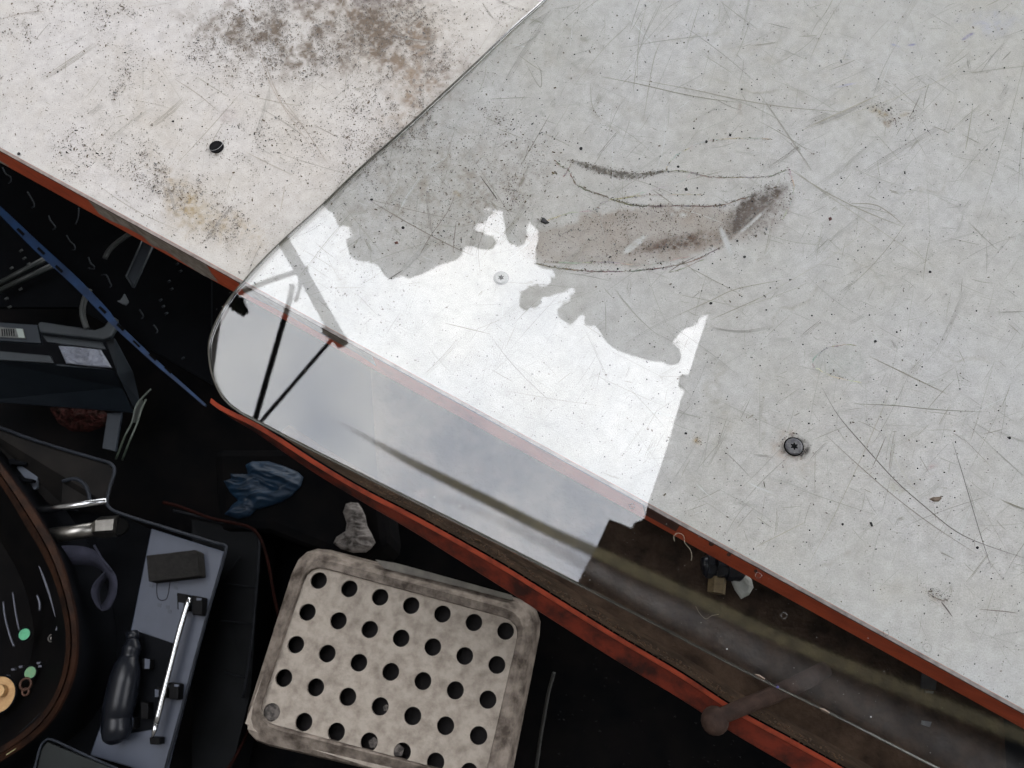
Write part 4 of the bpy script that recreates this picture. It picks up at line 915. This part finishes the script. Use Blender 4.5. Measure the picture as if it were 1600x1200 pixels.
# lavender strap
st_ = empty('strap', W(140, 900, ZK), 'greyish lavender webbing strap looped beside the rusty-rimmed drum', 'strap')
lav = mat('lavender webbing', (0.030, 0.031, 0.046), (0.022, 0.023, 0.034), rough=.85, spec=.1, scale=120, bump=.3, bscale=900)
def ribbon(name, A_, B_, m, parent, th=.001):
    A_ = smooth_path([W(*p) for p in A_], 6); B_ = smooth_path([W(*p) for p in B_], 6); n = len(A_)
    vs = A_+B_; fs = [(i, i+1, n+i+1, n+i) for i in range(n-1)]
    o = pydata(name, vs, fs, m, parent, smooth=True); s = o.modifiers.new('solid', 'SOLIDIFY'); s.thickness = th; return o
ribbon('band', [(88, 853, -.262), (118, 852, -.262), (145, 858, -.262), (160, 872, -.262), (174, 888, -.26), (183, 905, -.258), (182, 928, -.258), (172, 950, -.262), (160, 955, -.268)],
       [(98, 884, -.27), (125, 882, -.27), (146, 884, -.27), (158, 890, -.268), (166, 898, -.266), (172, 908, -.265), (170, 928, -.268), (163, 942, -.272), (157, 948, -.275)], lav, st_)
ribbon('band', [(160, 955, -.268), (150, 946, -.266), (142, 928, -.264), (146, 912, -.264), (158, 898, -.264), (168, 888, -.264)],
       [(157, 948, -.275), (155, 936, -.275), (155, 924, -.275), (160, 912, -.275), (166, 904, -.275), (172, 893, -.275)], lav, st_)
tube('stitched_end', [(147, 852, -.258), (158, 872, -.258), (174, 892, -.257)], .0012, lav, st_, seg=6)

# drum, bottom left
ZD = -0.24
drum = empty('drum', W(0, 960, ZS), 'round black drum with a rusty brown rim, green and brass fittings inside', 'drum')
rimpix = [(-40, 672), (0, 724), (28, 762), (58, 806), (84, 852), (102, 900), (116, 955), (120, 1000), (116, 1045), (103, 1085), (82, 1122), (50, 1156), (0, 1190), (-60, 1225)]
inpix = [(-50, 690), (-12, 740), (14, 778), (40, 822), (66, 866), (86, 912), (99, 962), (103, 1002), (99, 1042), (88, 1078), (68, 1112), (38, 1142), (-8, 1172), (-66, 1200)]
rustr = mat('rusty rim', (0.026, 0.011, 0.006), (0.006, 0.0035, 0.003), rough=.6, spec=.1, scale=50, lo=.42, hi=.68, bump=.5)
def strip(name, A_, B_, za, zb, m, parent, th=.004, smooth=True):
    A_ = smooth_path([W(a, b, za) for a, b in A_], 5); B_ = smooth_path([W(a, b, zb) for a, b in B_], 5); n = len(A_)
    vs = A_+B_+[v-Vector((0, 0, th)) for v in B_]+[v-Vector((0, 0, th)) for v in A_]; fs = []
    for i in range(n-1):
        for k in range(4): k2 = (k+1) % 4; fs.append((k*n+i, k*n+i+1, k2*n+i+1, k2*n+i))
    return recalc(pydata(name, vs, fs, m, parent))
mid_ = [((a+c)/2+1, (b+d)/2) for (a, b), (c, d) in zip(rimpix, inpix)]
mid2 = [((a+c)/2-1.5, (b+d)/2) for (a, b), (c, d) in zip(rimpix, inpix)]
strip('outer_rim', rimpix, mid_, ZD-.004, ZD, rustr, drum)
strip('inner_rim', mid2, inpix, ZD-.002, ZD-.006, rustr, drum)
bowl_m = mat('glossy black enamel', (0.003, 0.003, 0.0035), (0.006, 0.0055, 0.0055), rough=.45, spec=.02, scale=25)
strip('bowl_wall', inpix, [(a*.8-30, b*.8+190) for a, b in inpix], ZD-.007, ZD-.06, bowl_m, drum)
sheet('bowl_floor', [(-90, 700, ZD-.062), (0, 760, ZD-.062), (60, 860, ZD-.062), (85, 960, ZD-.062), (88, 1040, ZD-.062), (60, 1110, ZD-.062), (0, 1160, ZD-.062), (-90, 1200, ZD-.062)], bowl_m, .002, drum)
sideo = prism_w('side', [W(a, b, ZD-.008) for a, b in rimpix], [Vector((W(a, b, ZD-.008).x, W(a, b, ZD-.008).y, ZS)) for a, b in rimpix], bowl_m, None)
bpy.data.objects.remove(sideo)
strip('side', rimpix, [(a+2, b) for a, b in rimpix], ZD-.008, ZD-.012, case_d, drum, th=.10)
gm = mat('green lens', (0.10, 0.42, 0.22), (0.06, 0.28, 0.15), rough=.4, spec=.5, scale=300)
gm2 = mat('dull green lens', (0.10, 0.26, 0.14), (0.14, 0.24, 0.12), rough=.5, spec=.4, scale=400)
for (a, b, m_) in ((38, 991, gm), (47, 1051, gm2)):
    disc('lens', a, b, ZD-.035, .0050, .002, m_, drum, bevel=.0004); ring('lens_ring', a, b, ZD-.035, .0058, .0008, case_d, drum)
brass = mat('brass', (0.50, 0.32, 0.15), (0.34, 0.20, 0.09), rough=.5, metal=.35, scale=150)
disc('brass_cap', -4, 1086, ZD-.03, .0150, .003, brass, drum, bevel=.0008); ring('cap_ring', -4, 1086, ZD-.03, .0158, .0008, case_d, drum)
disc('brass_hub', -3, 1080, ZD-.024, .0052, .006, brass, drum, bevel=.0008)
cop = mat('dark copper', (0.09, 0.045, 0.03), (0.05, 0.025, 0.018), rough=.5, metal=.5, scale=200)
ring('copper_eye', 40, 1069, ZD-.035, .0048, .0011, cop, drum); ring('copper_eye', 40, 1081, ZD-.035, .0028, .0010, cop, drum)
ring('rivet', 81, 997, ZD-.03, .0030, .0007, mat('dim steel', (.08, .075, .07), rough=.5, metal=.5), drum); disc('rivet_head', 81, 997, ZD-.030, .0014, .001, steel, drum, seg=14)
sheen_ = mat('inner steel and glints', (0.10, 0.105, 0.13), (0.06, 0.065, 0.08), rough=.4, metal=.5, scale=50)
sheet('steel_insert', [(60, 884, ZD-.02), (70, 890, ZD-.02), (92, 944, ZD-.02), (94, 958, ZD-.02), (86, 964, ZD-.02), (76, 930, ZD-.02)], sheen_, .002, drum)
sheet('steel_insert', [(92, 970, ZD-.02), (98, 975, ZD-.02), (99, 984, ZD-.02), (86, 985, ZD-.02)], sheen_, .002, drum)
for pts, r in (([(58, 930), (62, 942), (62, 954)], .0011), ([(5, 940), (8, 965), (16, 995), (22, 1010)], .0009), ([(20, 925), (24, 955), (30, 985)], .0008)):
    tube('highlight_arc', [(a, b, ZD-.03) for a, b in pts], r, sheen_, drum, k=4, seg=6)  # curved highlights on the bowl, shaped as thin pale tubes
for (a, b) in ((20, 1046), (32, 1042), (60, 1036), (62, 1041), (75, 1034), (76, 1043), (78, 1051), (10, 1056), (22, 1128), (88, 1058)):
    prism('small_glint', [(a-3, b-1), (a+3, b-2), (a+3, b+1), (a-2, b+2)], ZD-.034, ZD-.037, sheen_, drum)  # tiny glints in the bowl, built as pale chips
for pts in ([(0, 1168), (30, 1146), (60, 1118), (74, 1104)], [(8, 1176), (40, 1154), (72, 1124)]):
    tube('lower_highlight', [(a, b, ZD-.01) for a, b in pts], .0008, rimg, drum, k=4, seg=6)  # highlights along the lower bowl, shaped as thin tubes
yel = mat('yellowish flake', (.22, .20, .10), rough=.7)
sheet('flake', [(8, 1176, ZD-.002), (22, 1168, ZD-.002), (25, 1170, ZD-.002), (10, 1180, ZD-.002)], yel, .001, drum)

# blue-grey storage crate
ZB = -0.24
cr_ = empty('storage_crate', W(80, 570, ZS), 'dark blue-grey plastic storage crate with paper label, at the left edge', 'crate')
cp = mat('blue-grey crate plastic', (0.010, 0.015, 0.022), (0.014, 0.020, 0.028), rough=.5, spec=.3, scale=30)
cp2 = mat('paler crate rim', (0.026, 0.034, 0.040), (0.018, 0.023, 0.029), rough=.45, spec=.35, scale=30)
sheet('rim', [(58, 507, ZB), (62, 502, ZB), (148, 515, ZB), (162, 510, ZB), (174, 494, ZB), (182, 497, ZB), (181, 512, ZB), (172, 526, ZB), (160, 530, ZB), (62, 519, ZB)], cp2, .006, cr_, bevel=.0015)
sheet('rim_back', [(-30, 502, ZB-.003), (58, 508, ZB-.003), (64, 536, ZB-.003), (-30, 530, ZB-.003)], cp, .004, cr_)
lab = empty('barcode_label', (0, 0, 0), None, None); bpy.data.objects.remove(lab)
sk = sheet('sticker', [(-10, 510, ZB-.0015), (36, 514, ZB-.0015), (40, 529, ZB-.0015), (-6, 526, ZB-.0015)], mat('grey sticker', (.07, .075, .075), (.12, .125, .12), rough=.7, scale=150), .0008, cr_)
sheet('sticker_patch', [(25, 513, ZB-.0008), (35, 514, ZB-.0008), (39, 528, ZB-.0008), (29, 527, ZB-.0008)], mat('pale sticker', (.26, .30, .28), rough=.7), .0003, cr_)
for k in range(6):
    x = 2+k*3.6; sheet('bar', [(x, 514, ZB-.0008), (x+1.6, 514, ZB-.0008), (x+2.6, 525, ZB-.0008), (x+1.2, 525, ZB-.0008)], case_d, .0003, cr_)
sheet('mid_rail', [(-30, 546, ZB-.012), (78, 556, ZB-.012), (84, 567, ZB-.012), (-30, 560, ZB-.012)], cp2, .003, cr_)
sheet('label_holder', [(66, 524, ZB-.010), (158, 534, ZB-.010), (164, 545, ZB-.010), (74, 534, ZB-.010)], cp2, .003, cr_)
lblp = crumple('paper_label', [(92, 541), (115, 542), (158, 547), (166, 560), (175, 575), (140, 572), (104, 568)], ZB-.016, .002, mat('crinkled clear label', (0.20, 0.22, 0.27), (0.11, 0.12, 0.15), rough=.4, spec=.4, scale=60), cr_, cuts=5, nscale=120, amp=.8)
sheet('front_wall', [(-30, 562, ZB-.02), (84, 568, ZB-.02), (176, 578, ZB-.02), (190, 606, ZB-.06), (208, 644, ZB-.09), (100, 636, ZB-.09), (-30, 626, ZB-.09)], cp, .003, cr_)
sheet('end_wall', [(166, 534, ZB-.012), (178, 528, ZB-.012), (206, 580, ZB-.05), (216, 624, ZB-.08), (212, 644, ZB-.09), (184, 585, ZB-.03)], mat('dim crate side', (.010, .014, .018), (.014, .018, .024), rough=.5, spec=.25, scale=30), .003, cr_)
sheet('floor', [(-30, 520, ZB-.10), (160, 520, ZB-.10), (200, 620, ZB-.10), (-30, 620, ZB-.10)], case_d, .003, cr_)
# rope bag and bars below the crate
rb = crumple('rope_bundle', [(78, 640), (90, 634), (120, 636), (160, 640), (172, 650), (168, 665), (140, 675), (112, 674), (92, 662)], -.345, .014, mat('red cord', (0.025, 0.006, 0.005), (0.008, 0.003, 0.002), rough=.8, spec=.1, scale=220, lo=.4, hi=.6, bump=.8), cuts=7, nscale=160, amp=.6)
tag(rb, 'dark red knitted cord bundle in the gap below the blue-grey crate', 'cord')
br_ = sheet('plastic_strut', [(168, 646, -.34), (190, 644, -.34), (180, 705, -.34), (160, 700, -.34)], cp, .003); tag(br_, 'dark upright plastic slat between crate and tool case', 'slat')
gs_ = empty('clear_strip', W(205, 670, -.40), 'bent translucent greenish plastic strip standing right of the crate', 'plastic strip')
clr = mat('greenish clear plastic', (0.05, 0.065, 0.05), (0.03, 0.04, 0.032), rough=.3, spec=.5, scale=60)
tube('edge', [(236, 608, -.28), (222, 622, -.28), (212, 636, -.28), (206, 660, -.28), (195, 682, -.28), (181, 718, -.29)], .0010, clr, gs_, k=4, seg=6)
tube('edge', [(228, 624, -.28), (221, 640, -.28), (214, 662, -.28), (202, 690, -.28), (191, 719, -.29)], .0010, clr, gs_, k=4, seg=6)
sheet('web', [(221, 622, -.284), (224, 634, -.284), (212, 660, -.284), (206, 660, -.284), (210, 640, -.284)], mat('dim clear web', (.018, .024, .02), rough=.4), .001, gs_)

# blue slotted rail
br = empty('slotted_rail', W(170, 480, -.33), 'bright blue slotted rail running diagonally below the bench edge', 'rail')
blue_m = mat('blue paint', (0.004, 0.036, 0.12), (0.002, 0.016, 0.055), rough=.5, spec=.35, scale=40)
ZR = -.235
A_ = [(-20, 305), (0, 322), (60, 378), (120, 433), (165, 480), (185, 505), (240, 558), (290, 603), (322, 632)]
B_ = [(-20, 319), (0, 336), (54, 391), (111, 443), (158, 490), (179, 512), (235, 563), (286, 606), (320, 635)]
strip('bar', A_, B_, ZR, ZR, blue_m, br, th=.003)
for (a, b) in ((32, 362), (64, 392), (92, 420), (160, 484), (188, 511), (213, 537), (238, 558), (262, 578)):
    L_ = 7; d_ = (.72, .69); w_ = 1.6 if a < 200 else 1.1
    prism('slot', [(a-d_[0]*L_-w_, b-d_[1]*L_+w_), (a-d_[0]*L_+w_, b-d_[1]*L_-w_), (a+d_[0]*L_+w_, b+d_[1]*L_-w_), (a+d_[0]*L_-w_, b+d_[1]*L_+w_)], ZR+.0006, ZR+.0001, pit_m, br)

# bits hanging in the dark under the bench edge
hose_m = mat('grey hose', (0.045, 0.05, 0.05), (0.03, 0.034, 0.036), rough=.5, spec=.3, scale=40)
h1 = tube('hose', [(215, 356, -.20), (200, 367, -.20), (182, 380, -.20), (170, 392, -.20), (164, 404, -.20)], .0022, hose_m, k=4, seg=10); tag(h1, 'short curved grey hose end below the chipped bench edge', 'hose')
h2 = tube('hose', [(140, 452, -.24), (133, 466, -.24), (129, 484, -.24), (131, 500, -.24), (136, 514, -.24)], .0028, hose_m, k=4, seg=10); tag(h2, 'grey hose arc behind the blue rail above the crate rim', 'hose')
ch_ = empty('channel_offcut', W(215, 415, -.22), 'dark blue-grey plastic channel offcut standing below the bench edge', 'offcut')
pg = mat('slate plastic', (0.028, 0.036, 0.048), (0.02, 0.026, 0.035), rough=.45, spec=.35, scale=40)
sheet('web', [(224, 372, -.20), (240, 382, -.20), (209, 449, -.20), (197, 432, -.20)], pg, .002, ch_)
tube('edge', [(223, 374, -.197), (210, 403, -.197), (197, 431, -.197), (208, 449, -.197)], .0008, cp2, ch_, seg=6)
tube('edge', [(239, 383, -.197), (209, 449, -.197)], .0008, cp2, ch_, seg=6)
for i, (A1, B1) in enumerate((((-10, 448), (72, 404)), ((-5, 456), (84, 414)))):
    o = tube('dark_bar', [(*A1, -.27), (*B1, -.27)], .0028, mat('dim green-grey bar', (.016, .02, .02), (.01, .013, .013), rough=.5, scale=40)); tag(o, ('upper dark bar behind the blue rail at the left edge', 'lower dark bar behind the blue rail at the left edge')[i], 'bar')
dome = sheet('plastic_tab', [(183, 470, -.25), (188, 469, -.25), (192, 463, -.25), (194, 459, -.25), (198, 466, -.25), (200, 471, -.25), (196, 476, -.25), (190, 474, -.25)], mat('slate tab', (.07, .08, .09), rough=.4), .002); tag(dome, 'small pale horned plastic tab right of the blue rail', 'tab')
dark_panel = empty('glint_panel', W(150, 380, -.28), 'black perforated panel with highlights modelled as small curved arcs beneath the bench edge', 'hook panel')
sheet('panel', [(-60, 200, -.285), (330, 420, -.285), (330, 600, -.285), (120, 480, -.285), (-60, 480, -.285)], mat('black panel', (.0018, .0022, .003), (.003, .0034, .0045), rough=.7, spec=.03, scale=40), .004, dark_panel)
glint_m = mat('dim grey glint', (0.022, 0.026, 0.032), (0.008, 0.010, 0.014), rough=.5, spec=.12, scale=60)
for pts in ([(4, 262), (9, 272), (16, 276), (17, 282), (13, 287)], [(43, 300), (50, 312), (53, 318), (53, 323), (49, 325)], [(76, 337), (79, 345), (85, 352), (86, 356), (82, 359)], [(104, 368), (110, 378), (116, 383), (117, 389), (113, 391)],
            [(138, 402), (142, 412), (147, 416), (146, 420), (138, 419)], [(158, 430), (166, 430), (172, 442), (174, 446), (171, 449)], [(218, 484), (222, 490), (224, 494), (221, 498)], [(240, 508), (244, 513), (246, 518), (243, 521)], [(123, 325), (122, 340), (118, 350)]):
    tube('glint', [(a, b, -.278) for a, b in pts], .0007, glint_m, dark_panel, k=4, seg=6)  # crescent highlights of the black plastic, modelled as thin grey arcs
for (a, b) in ((33, 392), (38, 404), (45, 413), (18, 419), (32, 452), (10, 467), (15, 480), (277, 413), (282, 424), (264, 440), (268, 452), (251, 469), (255, 479), (260, 490), (286, 560)):
    tube('short_glint', [(a-2.2, b+1, -.278), (a+2.2, b-1.5, -.278)], .0012, glint_m if a > 60 else hose_m, dark_panel, seg=6)  # short highlights on the same plastic, built as small bars
dst = tube('dust_streak', [(866, 1050, ZS+.06), (858, 1078, ZS+.06), (852, 1110, ZS+.06), (845, 1150, ZS+.06), (838, 1200, ZS+.06)], .0016, mat('dim wood', (.028, .028, .026), (.02, .02, .018), rough=.9, scale=120), k=4, seg=6)
tag(dst, 'thin pale stick standing in the dark right of the perforated box', 'stick')

# ------------------------------------------------------------------ what the glass mirrors: tree, roof, poles overhead
leaf_m = mat('dark foliage', (0.030, 0.042, 0.020), (0.055, 0.070, 0.030), rough=.6, spec=.2, scale=3)
bark_m = mat('bark', (0.05, 0.042, 0.035), (0.09, 0.075, 0.06), rough=.9, scale=12, bump=.5)
FB = [(470, 300), (498, 306), (507, 322), (522, 335), (528, 352), (548, 354), (551, 366), (541, 380), (546, 398), (557, 407), (572, 408), (585, 412), (594, 418), (600, 430), (610, 437), (625, 430), (640, 435), (662, 427), (676, 420), (682, 415), (700, 410), (712, 406), (720, 400), (725, 385), (736, 384), (750, 389), (765, 390), (772, 387), (774, 378), (770, 371), (755, 367), (740, 360), (737, 345), (744, 335), (752, 325), (768, 326), (785, 330), (788, 345), (790, 362), (795, 380), (805, 381), (812, 384), (820, 380), (823, 370), (822, 355), (827, 348), (836, 346), (844, 351), (843, 371), (838, 388), (838, 412), (846, 420), (862, 421), (868, 428), (867, 437), (858, 448), (850, 452), (840, 447), (826, 452), (815, 459), (811, 478), (817, 483), (824, 485), (829, 476), (834, 484), (842, 475), (848, 463), (858, 464), (872, 458), (884, 456), (892, 449), (899, 450), (900, 460), (892, 472), (880, 480), (872, 487), (873, 497), (882, 501), (891, 508), (900, 500), (911, 489), (917, 492), (914, 507), (922, 510), (930, 507), (936, 514), (940, 522), (945, 530), (950, 536), (958, 543), (965, 547), (977, 552), (990, 555), (1003, 560), (1017, 564), (1037, 565), (1043, 570), (1049, 571), (1062, 567), (1064, 552), (1060, 544), (1052, 537), (1050, 534), (1057, 527), (1064, 518), (1072, 512), (1084, 510), (1091, 500), (1098, 494), (1106, 491), (1130, 520), (1800, 560), (1900, -300), (-700, -500), (-700, 330), (300, 360), (440, 322)]
HT = 3.6
def jitter_poly(P):
    return P
top = [R(a, b, HT) for a, b in FB]
tree = empty('garden_tree', Vector((1.2, 3.2, -.95)), 'dark leafy tree overhead, its outline mirrored against the sky in the glass', 'tree')
cz = [v+Vector((0, 0, .5)) for v in top]
cen = sum(top, Vector())/len(top)
prism_w('crown_edge', [v+Vector((0, .045, .06)) for v in top], top, leaf_m, tree)
mass = [(-690, -480), (-690, 290), (300, 320), (440, 280), (560, 330), (640, 360), (720, 330), (800, 320), (860, 380), (950, 450), (1010, 500), (1110, 470), (1150, 510), (1780, 540), (1880, -290)]
prism_w('crown_mass', [R(a, b, HT+.06)+Vector((0, .8, 1.0)) for a, b in mass], [R(a, b, HT+.06) for a, b in mass], leaf_m, tree)
rs = np.random.RandomState(4)
lv, lf = [], []
def leaf(c, s):
    a = rs.rand()*PI2; t = rs.normal(0, .5); d = Vector((math.cos(a), math.sin(a), t*.5)).normalized(); w = Vector((-math.sin(a), math.cos(a), rs.normal(0, .4))).normalized()
    b = len(lv); lv.extend([c-d*s, c+w*s*.42-d*s*.1, c+d*s, c-w*s*.42-d*s*.1]); lf.append((b, b+1, b+2, b+3))
bpts = FB[:-7]
for i in range(len(bpts)-1):                      # leaves along the edge of the crown
    a, b = Vector(bpts[i]), Vector(bpts[i+1]); L = (b-a).length
    for k in range(max(1, int(L/3.0))):
        q_ = a+(b-a)*rs.rand()+Vector((rs.normal(0, 1.2), -abs(rs.normal(1, 5)))); c = R(q_.x, q_.y, HT-rs.uniform(0, .12)); leaf(c, rs.uniform(.006, .018))
for i in range(9000):                             # and all over its underside
    q_ = (rs.uniform(300, 1850), rs.uniform(-380, 560)); c = R(*q_, HT-rs.uniform(0.02, .25))
    yb = np.interp(q_[0], [p[0] for p in bpts[::6]], [p[1] for p in bpts[::6]])
    if q_[1] > yb-30: continue
    leaf(c, rs.uniform(.03, .09))
me = bpy.data.meshes.new('leaves'); me.from_pydata([tuple(v) for v in lv], [], lf); me.update(); link('leaves', me, leaf_m, tree, kind='stuff')
tp = [Vector((2.6, 4.2, -.95)), Vector((2.5, 4.0, 1)), Vector((2.3, 3.7, 2.6)), Vector((1.9, 3.2, 3.9))]
vs, fs = tube_geo(smooth_path(tp, 4), [.19, .18, .17, .16, .15, .15, .14, .13, .12, .11, .1, .09, .08], 12); pydata('trunk', vs, fs, bark_m, tree, smooth=True)
# roof to the right
roof_m = mat('dark roof boards', (0.028, 0.030, 0.036), (0.045, 0.046, 0.05), rough=.8, spec=.15, scale=5)
HR = 2.5
RE = [(1110, 478), (1106, 492), (1076, 585), (1066, 584), (1061, 590), (1060, 604), (1066, 605), (1072, 600), (1069, 612), (1065, 620), (1042, 700), (1015, 780), (1006, 811), (992, 816), (987, 826), (952, 811), (932, 855), (902, 911), (880, 960), (860, 1040), (855, 1500), (1760, 1500), (1760, 200)]
top = [R(a, b, HR) for a, b in RE]
roof = empty('lean_to_roof', Vector((1.5, 0, -.95)), 'dark lean-to roof whose straight edge cuts the mirrored sky in the glass', 'roof')
prism_w('roof_slab', [v+Vector((.05, 0, .08)) for v in top], top, roof_m, roof)
for x_, y_ in ((2.0, -.8), (2.0, 1.6)):
    prism_w('post', [Vector((x_, y_, HR)), Vector((x_+.1, y_, HR)), Vector((x_+.1, y_+.1, HR)), Vector((x_, y_+.1, HR))], [Vector((x_, y_, -.95)), Vector((x_+.1, y_, -.95)), Vector((x_+.1, y_+.1, -.95)), Vector((x_, y_+.1, -.95))], roof_m, roof)
# poles and twigs at the left
pole_m = mat('dark pole', (0.03, 0.032, 0.028), (0.05, 0.05, 0.045), rough=.7, scale=10)
HP = 3.0
pf = empty('pole_frame', R(405, 660, HP), 'dark pole frame overhead, mirrored as two converging bars in the rounded glass corner', 'pole frame')
PX = (HP+H0)/FPX
def rtube(name, pts, r, m, parent, dz=(0, 0)):
    P = [R(a, b, HP+z) for (a, b), z in zip(pts, dz)]; vs, fs = tube_geo(P, r*PX, 10); return pydata(name, vs, fs, m, parent, smooth=True)
rtube('pole', [(398, 656), (452, 470), (457, 445)], 5.0, pole_m, pf, (0, .0, .0))
rtube('pole', [(406, 660), (518, 530), (526, 520)], 3.6, pole_m, pf, (.06, .06, .06))
rtube('plank', [(440, 372), (480, 440), (535, 538)], 11, pole_m, pf, (.1, .1, .1))
rtube('brace', [(372, 458), (420, 438), (482, 418)], 5, pole_m, pf, (.16, .16, .16))
rtube('brace', [(462, 470), (470, 440), (466, 415)], 4, pole_m, pf, (.2, .2, .2))
# leafy tufts caught on the frame
def tuft(cxy, rx, ry, nleaf, label):
    global lv, lf
    lv, lf = [], []
    for i in range(nleaf):
        a = rs.rand()*PI2; r_ = math.sqrt(rs.rand()); c = R(cxy[0]+rx*r_*math.cos(a)+ry*.6*r_*math.sin(a), cxy[1]+ry*r_*math.sin(a)+rx*.3*r_*math.cos(a), HP+.02-rs.rand()*.08); leaf(c, rs.uniform(.012, .026))
    me = bpy.data.meshes.new('leaf_tuft'); me.from_pydata([tuple(v) for v in lv], [], lf); me.update()
    o = link('leaf_tuft', me, leaf_m, kind='thing'); tag(o, label, 'foliage')
tuft((522, 522), 15, 10, 260, 'small dark leaf tuft mirrored at the end of the shorter bar')
tuft((366, 470), 14, 19, 420, 'dark leaf tuft mirrored at the rim of the rounded glass corner')
# unseen walls added behind the camera and on the left to cut sky light
wall_m = mat('grey render', (0.10, 0.095, 0.088), (0.13, 0.122, 0.112), rough=.9, spec=.1, scale=3)
def wallbox(x0, y0, x1, y1, z1, label):
    o = prism_w('shade_wall', [Vector((x0, y0, z1)), Vector((x1, y0, z1)), Vector((x1, y1, z1)), Vector((x0, y1, z1))], [Vector((x0, y0, -.95)), Vector((x1, y0, -.95)), Vector((x1, y1, -.95)), Vector((x0, y1, -.95))], wall_m)
    tag(o, label, 'wall')
wallbox(-6, -1.15, 6, -0.95, 6.8, 'unseen grey wall added behind the photographer to block sky light')
wallbox(-1.95, -0.95, -1.75, 6, 3.8, 'unseen grey wall added left of the bench to block sky light')
